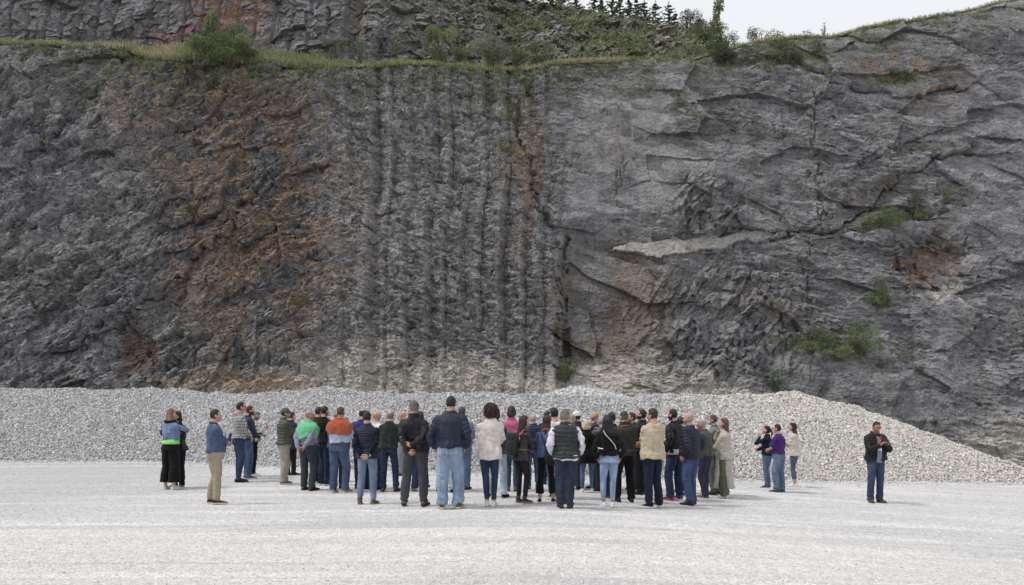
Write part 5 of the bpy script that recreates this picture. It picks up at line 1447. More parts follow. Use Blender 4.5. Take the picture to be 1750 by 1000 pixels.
    for sd in (-1, 1):
        hip, kn, ank = J[sd]; ya = sd * yaw_out * (.8 if m_ else .6); fw = np.array([math.sin(ya), math.cos(ya), 0]); rt = np.array([fw[1], -fw[0], 0]); ks = 1.0 if m_ else .88
        o0 = np.array([ank[0], ank[1], 0]); gg = Geo(); rings = []
        for t, w, zt, in ((-.075, .026, .050), (-.060, .036, .075), (-.025, .038, .098), (.02, .037, .096), (.06, .040, .078), (.10, .046, .062), (.145, .047, .050), (.180, .038, .042), (.203, .020, .034)):
            n = 16; an_ = np.arange(n) * 2 * np.pi / n; c, q = np.cos(an_), np.sin(an_); zc = (zt + .018) / 2; hh_ = (zt - .018) / 2
            c = np.sign(c) * abs(c) ** .8; rings.append(o0 + np.outer(c * w * ks, rt) + fw * t * ks + np.outer(zc + q * hh_, (0, 0, 1)))
        if sk == 'boot': gg.tube([o0 + np.array([0, -.012, .06]), o0 + np.array([0, -.018, .135])], [.046, .043], n=14, round_ends=False)
        gg.loft(rings); sh = geo_child('shoe', gg, cmat('leather' if sk in ('leather', 'boot') else 'fabric', dye(sc_)))
        gs = Geo(); sk_ = []; 
        for z, e in ((.0, -.003), (.006, .002), (.024, .003), (.028, -.001)):
            pts = []
            for t, w in ((-.080, .0), (-.078, .020), (-.062, .037), (-.02, .039), (.04, .037), (.10, .046), (.15, .047), (.185, .038), (.205, .022), (.212, .0)): pts.append((t, w + e if w else 0))
            pts = pts + [(t, -w) for t, w in pts[-2:0:-1]]; sk_.append(np.array([o0 + rt * w * ks + fw * t * ks + np.array([0, 0, z]) for t, w in pts]))
        gs.loft(sk_); geo_child('sole', gs, cmat('rubber', dye(sole, .8) if sole else dye(sc_, .5)), parent=sh, smooth=False)
        if len(shoes) > 3:
            ga = Geo(); ga.tube([o0 + rt * .043 * ks + fw * .02 + np.array([0, 0, .04]), o0 + rt * .047 * ks + fw * .06 + np.array([0, 0, .062])], [(.012, .004)] * 2, side=fw, n=8); ga.tube([o0 - rt * .043 * ks + fw * .02 + np.array([0, 0, .04]), o0 - rt * .047 * ks + fw * .06 + np.array([0, 0, .062])], [(.012, .004)] * 2, side=fw, n=8)
            geo_child('stripe', ga, cmat('fabric', lin(shoes[3])), parent=sh)
    # ---------- extras worn on the body
    held = []
    for ex in extras:
        nm = ex if isinstance(ex, str) else ex[0]; ec = ex[1] if not isinstance(ex, str) and len(ex) > 1 else None
        if nm in ('glasses', 'sunglasses'):
            gg = Geo(); k = cmat('plastic', (.01, .01, .012))
            for sd in (-1, 1):
                n = 12; an_ = np.arange(n + 1) * 2 * np.pi / n; c = np.array([sd * .032, .098, .010])
                if nm == 'glasses':
                    gg.tube([hd(c + np.array([.021 * math.cos(q), 0, .015 * math.sin(q)])) for q in an_], [.0022] * (n + 1), side=(0, 1, 0), n=5, round_ends=False)
                else: gg.ell(hd(c), (.025, .004, .018), 12, 6, HM)
                gg.tube([hd((sd * .055, .092, .014)), hd((sd * .080, .04, .014)), hd((sd * .083, -.01, .005))], [.0028] * 3, n=5)
            gg.tube([hd((-.012, .104, .014)), hd((.012, .104, .014))], [.0025] * 2, n=5); geo_child('glasses', gg, k)
        elif nm == 'lanyard':
            gg = Geo(); pts = []; 
            for q in np.linspace(-2.5, 2.5, 15):
                rr_ = (nr + .034) * (1.05 + .1 * abs(math.sin(q))); pts.append(np.array([rr_ * 1.12 * math.sin(q), -.014 - rr_ * math.cos(q), 1.478 - .02 * abs(q)]))
            fy = prof_at(T, 1.25)[1] + prof_at(T, 1.25)[2] + ease + .02
            pts = [np.array([0, fy, 1.12]), np.array([-.02, fy, 1.25])] + pts[1:-1] + [np.array([.02, fy, 1.25]), np.array([0, fy, 1.12])]
            gg.tube(pts, [(.009, .004)] * len(pts), side=(0, 0, 1), n=6); geo_child('lanyard', gg, cmat('fabric', dye(ec or '#d8323c')))
            if len(ex) > 2 if not isinstance(ex, str) else False:
                gb = Geo(); gb.tube([(0, fy + .006, 1.14), (0, fy + .006, 1.0)], [(.045, .003)] * 2, side=(1, 0, 0), n=8, power=8, round_ends=False); geo_child('badge', gb, cmat('fabric', lin(ex[2])))
        elif nm == 'belt':
            gg = Geo(); zb = waist - .018; rings = []
            for z in (zb - .017, zb + .017):
                hx, hy_, y0 = prof_at(T, z); an_ = np.arange(32) * 2 * np.pi / 32; c, q = np.cos(an_), np.sin(an_); rings.append(np.stack([(hx * 1.035 + .009) * np.sign(c) * abs(c) ** .9, y0 + (hy_ * 1.04 + .009) * np.sign(q) * abs(q) ** .9, np.full(32, z)], -1))
            gg.loft(rings); geo_child('belt', gg, cmat('leather', dye(ec)))
        elif nm == 'waistbelt':
            gg = Geo(); rings = []
            for z in (1.055, 1.085): rings.append(torso_ring(z, ease + .010, 32))
            gg.loft(rings); geo_child('belt', gg, cmat('leather', dye(ec)))
        elif nm in ('flatcap', 'cap'):
            D2, F2 = sphere_dirs(32, 20); x, y, z = D2.T; P2 = head_shape(D2) * (1.19 + .03 * (z > .3))[:, None]
            if nm == 'flatcap': P2 = P2 * np.array([1.10, 1.12, 1.0]); 
            zz = np.maximum(P2[:, 2], .030 + .010 * y); k = P2[:, 2] < .03 + .010 * y
            P2[:, 2] = zz
            if nm == 'flatcap': P2[:, 2] = .03 + (P2[:, 2] - .03) * .97; P2[:, 1] += .012
            gg = Geo(); gg.add(P2 @ HM.T + HC, F2)
            sg = 1 if nm == 'flatcap' else -1
            rings = []
            for t in np.linspace(0, 1, 5):
                w = .072 * math.sqrt(max(0.02, 1 - t ** 2.2)); yy = sg * (.085 + t * (.045 if nm == 'flatcap' else .062)); an_ = np.arange(12) * 2 * np.pi / 12
                rings.append(np.array([hd((w * math.cos(q), yy, .040 - .014 * t + .004 * math.sin(q) - .25 * (w * math.cos(q)) ** 2 * 10 * .3)) for q in an_]))
            gg.loft(rings); geo_child('cap', gg, cmat('fabric', dye(ec)))
            if nm == 'cap':
                gb = Geo(); gb.tube([hd((-.03, -.118, .012)), hd((0, -.135, .0)), hd((.0, -.16, .005))], [.006, .007, .004], n=6); geo_child('strap', gb, cmat('fabric', dye(ec)))
        elif nm == 'mask':
            gg = Geo(); gg.ell(hd((0, .070, -.052)), (.062, .052, .040), 16, 10, HM)
            for sd in (-1, 1): gg.tube([hd((sd * .058, .06, -.045)), hd((sd * .085, -.01, -.01))], [.002] * 2, n=5)
            geo_child('face_mask', gg, cmat('fabric', lin('#a9c6df')))
        elif nm == 'headglasses':
            gg = Geo(); 
            for sd in (-1, 1): gg.ell(hd((sd * .034, .055, .112)), (.026, .015, .006), 10, 6, HM); gg.tube([hd((sd * .06, .05, .10)), hd((sd * .088, -.02, .05))], [.003] * 2, n=5)
            geo_child('glasses', gg, cmat('plastic', (.015, .012, .012)))
        elif nm == 'scarf':
            gg = Geo(); pts = [np.array([.098 * math.sin(q), -.014 - .088 * math.cos(q), 1.47 - .01 * math.cos(q)]) for q in np.linspace(0, 6.1, 20)]; gg.tube(pts, [.036] * 20, side=(0, 0, 1), n=10)
            gg.tube([(.05, .10, 1.44), (.07, .17, 1.3), (.08, .17, 1.0), (.085, .165, .86)], [.03, (.04, .015), (.045, .014), (.045, .012)], n=10); geo_child('scarf', gg, cmat('knit', dye(ec)))
        elif nm == 'shirt_tail':
            gg = Geo(); z0 = ex[2]; rings = []
            for z in (z0 - .07, z0 - .03, z0 + .03): rings.append(torso_ring(max(z, .80), ease * .55, 28) + np.array([0, 0, min(0, z - .80)]))
            gg.loft(rings); geo_child('shirt_hem', gg, cmat('fabric', dye(ec)))
        elif nm == 'collar_shirt':
            gg = Geo(); pts = [np.array([(nr + .010) * 1.1 * math.sin(q), -.016 - (nr + .010) * math.cos(q), 1.508 - .018 * (1 - math.cos(q))]) for q in np.linspace(-2.7, 2.7, 16)]
            gg.tube(pts, [(.020, .006)] * 16, side=(0, 0, 1), n=8); geo_child('shirt_collar', gg, cmat('fabric', dye(ec)))
        elif nm == 'cuffs':
            gg = Geo()
            for sd in (-1, 1):
                S, E, W = ARM[sd][:3]; gg.tube([lerp(E, W, .90), lerp(E, W, 1.02)], [.036, .035], n=12, round_ends=False)
            geo_child('cuff', gg, cmat('fabric', dye(ec)))
        elif nm == 'hoodstring': pass
        elif nm == 'watch':
            S, E, W = ARM[-1][:3]; gg = Geo(); gg.tube([lerp(E, W, .93), lerp(E, W, .99)], [.033, .033], n=12, round_ends=False); geo_child('watch', gg, cmat('leather', (.02, .02, .02)))
        elif nm == 'pocket_item':
            gg = Geo(); gg.ell((-.095 * build, -.150 - .05 * (build - 1), .955), (.022, .010, .016), 8, 6); geo_child('pocket_cloth', gg, cmat('fabric', dye(ec)))
        elif nm == 'emblem':
            gg = Geo(); gg.ell((-.085, prof_at(T, 1.30)[1] + ease + .004, 1.30), (.020, .004, .020), 12, 6); geo_child('emblem', gg, cmat('fabric', dye(ec)))
        elif nm == 'piping_line':
            gg = Geo(); gg.tube([(-.06, -.118 - ease, 1.40), (.05, -.135 - ease, 1.16)], [.004] * 2, n=5); geo_child('seam_line', gg, cmat('fabric', dye(ec)))
    # ---------- held or carried things stay things of their own
    def world_geo(name, parts, label_, cat, group_=None):
        """parts: list of (part name, Geo, material) in body space; the first is the root mesh"""
        root = None
        for pn_, gg, mt, sm in parts:
            me = gg.mesh(pn_); n = len(me.vertices); V = np.empty(n * 3, np.float32); me.vertices.foreach_get("co", V); V = fin(V.reshape(-1, 3).astype(float))
            me.vertices.foreach_set("co", V.astype(np.float32).ravel()); me.polygons.foreach_set("use_smooth", np.full(len(me.polygons), sm)); me.update(); set_tint(me)
            if root is None:
                root = link(name, me, mt, label=label_, cat=cat, group=group_); root.matrix_world = place
            else: link(pn_, me, mt, root)
        return root
    info = dict(ARM=ARM, T=T, ease=ease, geo=world_geo, hd=hd, HM=HM, base=base, s=s, body=body)
    return info

def box_geo(c, r, M=None, power=8):
    g = Geo(); n = 20; an_ = np.arange(n) * 2 * np.pi / n; cc, q = np.cos(an_), np.sin(an_); cc = np.sign(cc) * abs(cc) ** (2 / power); q = np.sign(q) * abs(q) ** (2 / power)
    rings = [np.stack([r[0] * k * cc, np.full(n, y), r[2] * k * q], -1) for y, k in ((-r[1], .90), (-r[1] * .7, 1), (r[1] * .7, 1), (r[1], .90))]
    if M is not None: rings = [x @ np.asarray(M).T for x in rings]
    g.loft([x + np.asarray(c) for x in rings][::-1]); return g

def phone(info, side, label, both=False):
    S, E, W, fd, pn, curl = info['ARM'][side]
    d = unit(fd); c = W + d * .095 + np.array([0, .02, .03])
    if both: c = (info['ARM'][1][2] + info['ARM'][-1][2]) / 2 + np.array([0, .05, .085])
    M = np.array([[1, 0, 0], [0, .85, -.53], [0, .53, .85]])
    g = box_geo(c, (.036, .0045, .075), M); g2 = box_geo(c - M @ np.array([0, .0055, 0]), (.032, .0008, .069), M)
    info['geo']("phone", [("case", g, cmat('plastic', (.015, .015, .018)), False), ("screen", g2, cmat('plastic', (.02, .025, .035)), False)], label, "phone", "phones held by the visitors")
# ================================================================== WHO STANDS WHERE (pixel of the photograph -> place on the yard)
PW = ((.225, .05, .95), (1, -.45, 0), (-.3, .3, -1), (-1, 0, 0), .3)
DN, DNL, DND = '#3c5275', '#7f9bbd', '#28344e'      # denims
# --- far left pair embracing
person(304, 703, 835, 200, "dark haired woman in navy, face showing over the shoulder of the woman hugging her", 'f', 1.0, hair=('bob', '#2a211d', .12), top=dict(c='#262c40', kind='knit', hem=.86, name='sweater'),
       legs=dict(style='straight', c='#1d1a22', kind='fabric', hem=.06), shoes=('#7a5a4a', '#e8e2da', 'fabric'), arms=('shoulder', 'shoulder'), hy=25, group="pair embracing at the far left")
i = person(291, 699, 838, 12, "woman in light denim jacket over lime green top and wide black trousers, hugging another", 'f', 1.10, hair=('long', '#8c6544', .20, 1.08, '#a5815c'), top=dict(c='#6f84a6', kind='denim', hem=1.06, ease=.014, name='denim_jacket', box=.3),
       legs=dict(style='wide', c='#16151a', kind='fabric', hem=.155, waist=1.0), shoes=('#d9d4cc', '#efece6', 'fabric'), arms=('front', 'shoulder'), extras=(('shirt_tail', '#7be35a', 1.05), ('scarf', '#15141a')), hy=18, group="pair embracing at the far left")
g = Geo(); g.tube([(-.19, .10, 1.15), (-.22, .11, .95), (-.27, .12, .82)], [(.05, .03), (.075, .03), (.055, .02)], n=12)
i['geo']("shawl", [("cloth", g, cmat('fabric', dye('#e9e8ea')), True)], "white cloth hanging at the left of the embracing pair", "shawl")
g = Geo(); g.tube([(.20, .12, 1.05), (.22, .12, .98), (.21, .12, .90)], [(.04, .03), (.06, .045), (.05, .035)], n=12); g.tube([(.16, .12, 1.35), (.19, .13, 1.2), (.2, .12, 1.05)], [.008] * 3, n=6)
i['geo']("handbag", [("bag", g, cmat('leather', (.012, .012, .014)), True)], "small black handbag hanging at the right side of the woman in the denim jacket", "handbag")
# --- man in blue sweater
person(367, 700, 863, 62, "man in steel blue sweater and beige chinos with maroon shoes, arms folded", build=1.10, hair=('short', '#231c18'), top=dict(c='#46587c', kind='knit', hem=.96, ease=.012, rib=True, name='sweater'),
       legs=dict(style='straight', c='#a89a7c', kind='fabric', hem=.075, pockets=1), shoes=('#6a2230', '#e6dcd8', 'fabric'), arms=('crossl', 'cross'), step=.03, extras=(('collar_shirt', '#1f2740'),), group="people at the left of the gathering")
# --- checked shirt group
i = person(409, 687, 825, 58, "tall man in small black and white check shirt with sunglasses and red neck lanyard", hair=('short', '#1f1a18'), top=dict(c='#2a2a30', c2='#e4e2e4', kind='check', mat='small gingham check', cell=.034, lines=.62, hem=.95, ease=.012, name='shirt', fold=.006),
       legs=dict(style='slim', c='#31446b', fade=.25), shoes=('#1c1a1c', None), arms=('front', 'front'), extras=('sunglasses', ('lanyard', '#d8404a')), group="people at the left of the gathering")
g = Geo(); g.tube([(-.10, -.16, 1.04), (-.15, -.17, .93), (-.16, -.16, .80)], [(.05, .03), (.09, .035), (.07, .03)], n=14)
i['geo']("folded_jacket", [("cloth", g, cmat('shell', dye('#2a3450')), True)], "navy jacket tucked at the waist of the man in the small check shirt", "jacket")
person(424, 694, 820, 66, "bearded man in blue jeans mostly hidden behind the small check shirt", hair=('short', '#2c241f'), top=dict(c='#3a4258', hem=.95, name='sweater', kind='knit'), legs=dict(style='straight', c='#44608c', fade=.3), shoes=('#5b6474', '#dcdcdc', 'fabric'),
       arms=('front', 'front'), extras=('beard',), group="people at the left of the gathering")
i = person(433, 702, 816, 70, "balding man in large black and white plaid shirt looking down at a phone", hair=('buzz', '#6b625e'), top=dict(c='#2b2d36', c2='#e2e2e4', kind='check', mat='large plaid', cell=.085, lines=.42, hem=.93, ease=.014, name='shirt', fold=.007),
       legs=dict(style='straight', c='#1a191d', kind='fabric'), shoes=('#e6e4e2', '#f2f2f2', 'fabric'), arms=('belly', 'phone'), hp=-28, extras=('beard', ('lanyard', '#d8404a')), group="people at the left of the gathering")
phone(i, 1, "phone in the hand of the balding man in the plaid shirt")
# --- olive puffer
person(497, 703, 812, 40, "person in dark navy coat almost hidden behind the olive quilted jacket", hair=('short', '#2c241f'), top=dict(c='#2a3148', hem=.72, name='coat', kind='fabric', flare=.04), legs=dict(style='straight', c='#1e1f27', kind='fabric'), arms=('pocket', 'pocket'), vis=False, group="people at the left of the gathering")
person(486, 697, 829, 66, "man in olive quilted jacket, olive cap and light khaki trousers, arms folded", build=1.06, hair=('short', '#1f1a18'), top=dict(c='#525446', kind='shell', puff=.062, hem=.92, ease=.028, box=.8, ch=.06),
       legs=dict(style='loose', c='#a39a8e', kind='fabric', hem=.06), shoes=('#6a6a5a', '#ece8e0', 'fabric'), arms=('crossl', 'cross'), hp=-4, extras=(('cap', '#5a5c4c'), 'sunglasses'), hatpx=1, group="people at the left of the gathering")
# --- the green and orange sweaters
person(543, 696, 826, 40, "dark haired man of whom only the top of the head shows behind the black sweater", hair=('short', '#1d1a19'), top=dict(c='#2b2c33', hem=.93, name='sweater'), legs=dict(style='straight', c='#1b1d26', kind='fabric'), shoes=('#1b1b1b', '#e5e5e5', 'fabric'), vis=False)
person(554, 695, 831, 30, "young man in plain black sweater and navy jeans behind the green draped sweater", hair=('short', '#1d1a19'), top=dict(c='#1b1b1f', kind='knit', hem=.93, ease=.014, name='sweater'), legs=dict(style='straight', c='#2a3654'), shoes=('#1f1f24', '#e9e9e9', 'fabric'), extras=('beard',))
i = person(527, 702, 840, 24, "bald man with mint green sweater draped over a lilac shirt, hands behind his back", build=1.12, skin='#c98f78', hair=('ring', '#8a7c74'), top=dict(c='#8f90ad', kind='fabric', hem=1.012, ease=.010, tucked=1, name='shirt', fold=.008),
       over=dict(c='#5fc98f', kind='knit', hem=1.13, tilt=-.5), legs=dict(style='straight', c='#3f4450', kind='fabric', hem=.06, pockets=1), shoes=('#4d2f2a', None), arms=('back', 'back'), stance=.02, step=-.02, extras=(('belt', '#b08a4a'), 'glasses'), hy=25)
S_, E_, W_, fd_, pn_, c_ = i['ARM'][1]; g = box_geo(W_ + np.array([-.05, -.035, -.055]), (.028, .006, .05))
i['geo']("phone", [("case", g, cmat('plastic', (.02, .02, .024)), False)], "dark phone held behind the back of the man with the mint green sweater", "phone", "phones held by the visitors")
person(576, 704, 836, 10, "grey haired man, head just showing left of the orange draped sweater", hair=('crown', '#6f6762'), top=dict(c='#59606e', hem=.93, name='shirt'), legs=dict(style='straight', c=DND), vis=False)
person(581, 695, 843, 14, "stocky man with orange sweater draped over a pale blue shirt, in blue jeans", build=1.17, skin='#b98370', hair=('thin', '#4a3b34'), top=dict(c='#b4bede', kind='fabric', hem=1.012, ease=.010, tucked=1, name='shirt', fold=.009, ch=.03),
       over=dict(c='#b8552f', kind='knit', hem=1.19, tilt=.35), legs=dict(style='straight', c='#465a86', fade=.35, hem=.06), shoes=('#7a7a54', '#d8d4b8', 'fabric'), arms=('belly', 'belly'), extras=(('belt', '#5a2430'),))
# --- quilted back
person(619, 698, 837, -5, "dark haired man in royal blue shirt behind the quilted navy body warmer", hair=('crown', '#29211d'), top=dict(c='#2f3f7e', hem=.93, name='shirt'), legs=dict(style='straight', c='#26324e'), shoes=('#22242c', None))
person(641, 703, 838, 35, "shaven headed man in white shirt between the quilted navy back and the green jacket", skin='#cf9f8a', hair=('bald', '#a09088'), top=dict(c='#dcdcdc', hem=.95, name='shirt'), legs=dict(style='straight', c='#2c3b5c'), shoes=('#23252c', None), extras=('glasses',), hy=15)
person(627, 701, 861, 4, "man in navy quilted body warmer with hands clasped behind him, pale jeans and suede boots", build=1.04, hair=('short', '#1f1815'), top=dict(c='#232a44', kind='shell', puff=.036, hem=.86, ease=.020, box=.75, sleeves=False, name='body_warmer', inner=dict(c='#151b30', kind='knit', hem=.93, sleeves=True, name='sweater')),
       legs=dict(style='slim', c='#6d87ae', fade=.4, hem=.085), shoes=('#5a4a3e', '#8a7a6a', 'boot'), arms=('back', 'back'), stance=.005, extras=(('cuffs', '#e8e8ee'),))
person(666, 703, 842, 4, "grey haired man in dark green zip jacket and dark jeans seen from behind", hair=('crown', '#7a716c'), top=dict(c='#2c3833', kind='fabric', hem=.93, ease=.020, box=.85, rib=True, yoke=1), legs=dict(style='straight', c='#28375a', fade=.2), shoes=('#4a2f26', None), arms=('belly', 'belly'), stance=.03)
# --- behind the black softshell
i = person(690, 703, 814, -62, "bald man in beige shirt raising one hand to his brow, far behind the black jacket", skin='#cf9c86', hair=('bald', '#b0a098'), top=dict(c='#b9ac9c', hem=.95, name='shirt'), legs=dict(style='straight', c='#8c8894', kind='fabric'), shoes=('#5b3a32', None), arms=('raise', 'belly'), extras=('glasses',))
person(718, 704, 841, -8, "woman with dark wavy hair and flared blue jeans behind the black softshell jacket", 'f', hair=('long', '#3a2520', .22, 1.05), top=dict(c='#2b3230', hem=.90, name='jacket'), legs=dict(style='flare', c='#31406e', hem=.05), shoes=('#9a7a6a', None), stance=.03)
person(708, 687, 867, 4, "grey haired man in black softshell jacket and slate trousers, one arm held behind his back", build=1.03, hair=('thick', '#5a5754', '#7a7673'), top=dict(c='#1c1c20', kind='shell', hem=.89, ease=.018, box=.6, ch=.07, cr=1.05), legs=dict(style='straight', c='#4b4e58', kind='fabric', hem=.07, pockets=1),
       shoes=('#5f3d2a', '#3a2a20'), arms=('back', 'backup'), stance=.04)
# --- tall navy bomber
person(762, 706, 843, 0, "person in very pale jeans hidden behind the tall man in the navy bomber", top=dict(c='#5c6472', hem=.93, name='shirt'), legs=dict(style='loose', c='#a6bccb'), shoes=('#26262b', None, 'fabric'), stance=.05, vis=False)
i = person(790, 695, 838, 8, "grey haired man in lilac grey shirt and blue jeans behind the tall man's right shoulder", hair=('short', '#4c4a4c'), top=dict(c='#8488a6', hem=.96, name='shirt'), legs=dict(style='straight', c='#5d7ba4', fade=.3), shoes=('#5a3e30', None), arms=('hang', 'belly'))
g = Geo(); g.tube([(.02, .10, .74), (.02, .10, .60), (.02, .10, .45)], [(.10, .05), (.12, .06), (.11, .055)], n=16, power=4); g.tube([(-.06, .10, .74), (-.04, .10, .86), (.06, .10, .86), (.08, .10, .74)], [.008] * 4, n=6)
i['geo']("bag", [("bag", g, cmat('leather', (.03, .03, .033)), True)], "dark bag hanging between the tall man and the grey haired man in lilac", "bag")
person(770, 677, 871, 2, "tallest man, in navy bomber jacket and pale blue jeans with green trainers", build=1.14, hair=('buzz', '#171412'), top=dict(c='#232b44', kind='shell', hem=.95, ease=.024, box=.95, rib=True, yoke=1, ch=.05), legs=dict(style='loose', c='#7f9cc2', fade=.4, hem=.07), shoes=('#53605c', '#dccb8e', 'fabric', '#d8c268'),
       arms=('pocket', 'pocket'), stance=.02, step=.03, extras=(('pocket_item', '#26368a'),), skin='#bd8a70')
# --- cream jacket
person(848, 700, 851, 20, "person in very light jeans and dark cardigan hidden behind the cream jacket", 'f', hair=('bob', '#2a211d', .1), top=dict(c='#3a404e', hem=.86, name='cardigan', kind='knit'), legs=dict(style='loose', c='#b3cbd9'), shoes=('#1c1c20', None, 'fabric'), stance=.05, vis=False)
person(838, 691, 867, 4, "woman with brown curls in cream jacket, navy skinny jeans and white trainers", 'f', 1.04, hair=('curly', '#3f2620'), top=dict(c='#d6cec8', kind='fabric', hem=.80, ease=.022, box=.9, flare=.03, name='jacket', collar=False), legs=dict(style='skinny', c='#2c3d66', hem=.11, w=.9), shoes=('#e8e4e2', '#f4f2f0', 'fabric'),
       arms=('belly', 'belly'), stance=-.045, step=-.03)
person(875, 695, 841, 6, "person with dark bobbed hair in bright pink sweater and blue jeans", 'f', 1.05, hair=('bob', '#2c2421', .10), top=dict(c='#c95a86', kind='knit', hem=.95, ease=.014, name='sweater'), legs=dict(style='slim', c='#3b5478', hem=.06), shoes=('#5c604e', None), arms=('belly', 'belly'), stance=-.02)
# --- wax jacket with back pack
i = person(893, 711, 861, 48, "woman in black waxed jacket with tan belt and black skinny jeans, looking right", 'f', hair=('long', '#33241f', .26, .95), top=dict(c='#2e2e30', kind='leather', hem=.84, ease=.014, box=.2, flare=.035, name='jacket'), legs=dict(style='skinny', c='#2c2c31', hem=.13), shoes=('#3b3736', '#b46a92', 'boot'),
       arms=('belly', 'belly'), stance=-.03, step=.02, extras=(('waistbelt', '#8a734c'),), hy=18, skin='#cf9d84')
g = Geo(); g.tube([(-.03, -.235, 1.36), (-.03, -.26, 1.22), (-.03, -.25, 1.00)], [(.12, .05), (.135, .085), (.12, .075)], n=18, power=4); gs = Geo()
for sd in (-1, 1): gs.tube([(sd * .09 - .02, -.17, 1.36), (sd * .11 - .01, -.08, 1.465), (sd * .11, .06, 1.44), (sd * .12, .12, 1.30)], [(.018, .006)] * 4, side=(1, 0, 0), n=6)
g2 = Geo(); g2.tube([(-.03, -.305, 1.40), (-.03, -.30, 1.30)], [(.115, .03), (.12, .034)], n=14, power=4)
i['geo']("backpack", [("bag", g, cmat('leather', (.016, .016, .018)), True), ("strap", gs, cmat('fabric', (.55, .12, .09)), True), ("flap", g2, cmat('leather', (.02, .02, .022)), True)], "black roll top backpack on the back of the woman in the waxed jacket", "backpack")
person(911, 707, 837, 0, "white haired man in navy quilted jacket between the waxed jacket and the denim jacket", hair=('crown', '#b4aca8'), top=dict(c='#2e3656', kind='shell', puff=.05, hem=.90, ease=.026, box=.8), legs=dict(style='straight', c='#4a638e', fade=.3), shoes=('#5a3c30', None), arms=('pocket', 'pocket'), hy=-20)
# --- denim jacket with tote
i = person(934, 710, 861, 6, "woman with long auburn hair in blue denim jacket and black cropped flared trousers", 'f', .98, hair=('long', '#3a211c', .27, .88), top=dict(c='#4a6186', kind='denim', hem=.93, ease=.016, box=.5, name='denim_jacket'), legs=dict(style='flare', c='#17161b', kind='fabric', hem=.19), shoes=('#242226', '#e6e2e0', 'fabric'),
       arms=('belly', 'belly'), extras=(('lanyard', '#e0503c'),))
g = Geo(); g.tube([(.10, -.17, 1.06), (.10, -.19, .93), (.10, -.18, .80)], [(.09, .035), (.125, .065), (.10, .05)], n=18, power=3); gs = Geo(); gs.tube([(.03, -.165, 1.04), (-.06, -.155, 1.28), (-.115, -.07, 1.435), (-.10, .06, 1.42)], [(.010, .004)] * 4, side=(1, 0, 0), n=6)
i['geo']("drawstring_bag", [("bag", g, cmat('fabric', (.022, .022, .025)), True), ("strap", gs, cmat('fabric', (.02, .02, .02)), True)], "soft black bag slung behind the woman in the blue denim jacket", "bag")
person(936, 702, 828, -10, "dark haired person whose head shows just left of the white hooded top", hair=('short', '#1a1614'), top=dict(c='#333844', hem=.93, name='sweater'), legs=dict(style='straight', c='#2a3654'), vis=False)
person(947, 697, 853, -35, "black haired person in white hooded top and blue jeans with yellow trimmed trainers", hair=('thick', '#100d0d'), top=dict(c='#dad9dc', kind='fabric', hem=.93, ease=.018, name='hooded_top', hood=1, collar=False), legs=dict(style='slim', c='#3a568c'), shoes=('#c9c04a', '#eeeeee', 'fabric'), arms=('belly', 'belly'))
person(966, 701, 870, 2, "stout grey haired man in dark green quilted vest over white shirt sleeves", build=1.15, hair=('thick', '#6e6763', '#857e79'), top=dict(c='#31393a', kind='shell', puff=.068, hem=.89, ease=.030, box=.95, sleeves=False, name='body_warmer', ch=.055, inner=dict(c='#d9d9e6', kind='fabric', hem=.86, sleeves=True, name='shirt', fold=.010)),
       legs=dict(style='loose', c='#2f3c56', fade=.25, hem=.07), shoes=('#5b3c2e', '#3a2a22'), arms=('pocket', 'pocket'), stance=-.02, skin='#bd806a')
person(978, 708, 836, 14, "person with grey blond hair, only the head showing right of the stout man", 'f', hair=('bob', '#a08d7c', .08), top=dict(c='#77705f', hem=.9, name='sweater'), legs=dict(style='slim', c='#3a4a68'), vis=False)
person(988, 702, 832, -50, "man in white flat cap and black jacket, short beard, looking left", hair=('short', '#2b221e'), top=dict(c='#24262d', kind='shell', hem=.90, ease=.02, ch=.06), legs=dict(style='straight', c='#56524f', kind='fabric'), shoes=('#4c4a3e', None), extras=(('flatcap', '#dad7d0'), 'beard'), hatpx=1)
person(1003, 719, 842, -4, "blonde woman in long black knitted coat, jeans and white trainers", 'f', 1.08, hair=('bob', '#c9b184', .10, 1.12), top=dict(c='#141318', kind='knit', hem=.72, ease=.024, box=.9, flare=.02, name='coat'), legs=dict(style='skinny', c='#4c6a92', hem=.09), shoes=('#dedbd6', '#f2f0ee', 'fabric'), arms=('belly', 'belly'), stance=.02, step=.03)
i = person(1019, 704, 836, -62, "shaven headed man in navy patterned jacket with red lanyard, drinking from a bottle", skin='#c9997f', hair=('bald', '#8a7264'), top=dict(c='#27304c', kind='shell', hem=.90, ease=.02), legs=dict(style='straight', c='#28354f'), shoes=('#3c2a26', None), arms=('chin', 'belly'), extras=(('lanyard', '#d83a40'), 'beard'))
g = Geo(); c0 = i['hd']((0.0, .165, -.060)); g.tube([c0 + (0, -.05, .0), c0 + (0, -.035, .005), c0 + (0, -.01, .012), c0 + (0, .09, .035)], [.007, .008, .017, .016], n=12)
i['geo']("water_bottle", [("bottle", g, cmat('plastic', (.45, .55, .68)), True)], "clear blue water bottle lifted by the shaven headed man", "bottle")
person(1028, 710, 839, -30, "white haired person in slate blue quilted coat, head just left of the long black hair", 'm', hair=('thick', '#a9a6a6'), top=dict(c='#54586c', kind='shell', puff=.06, hem=.88, ease=.028), legs=dict(style='straight', c='#3a3d4c'), shoes=('#5a2a2c', None), extras=('mask',), arms=('chin', 'belly'))
person(1046, 705, 852, -5, "dark haired man in navy trousers behind the woman with long black hair", hair=('wavy', '#241c19'), top=dict(c='#262c3c', hem=.93, name='sweater'), legs=dict(style='straight', c='#262f4c', kind='fabric'), shoes=('#7a4a30', None))
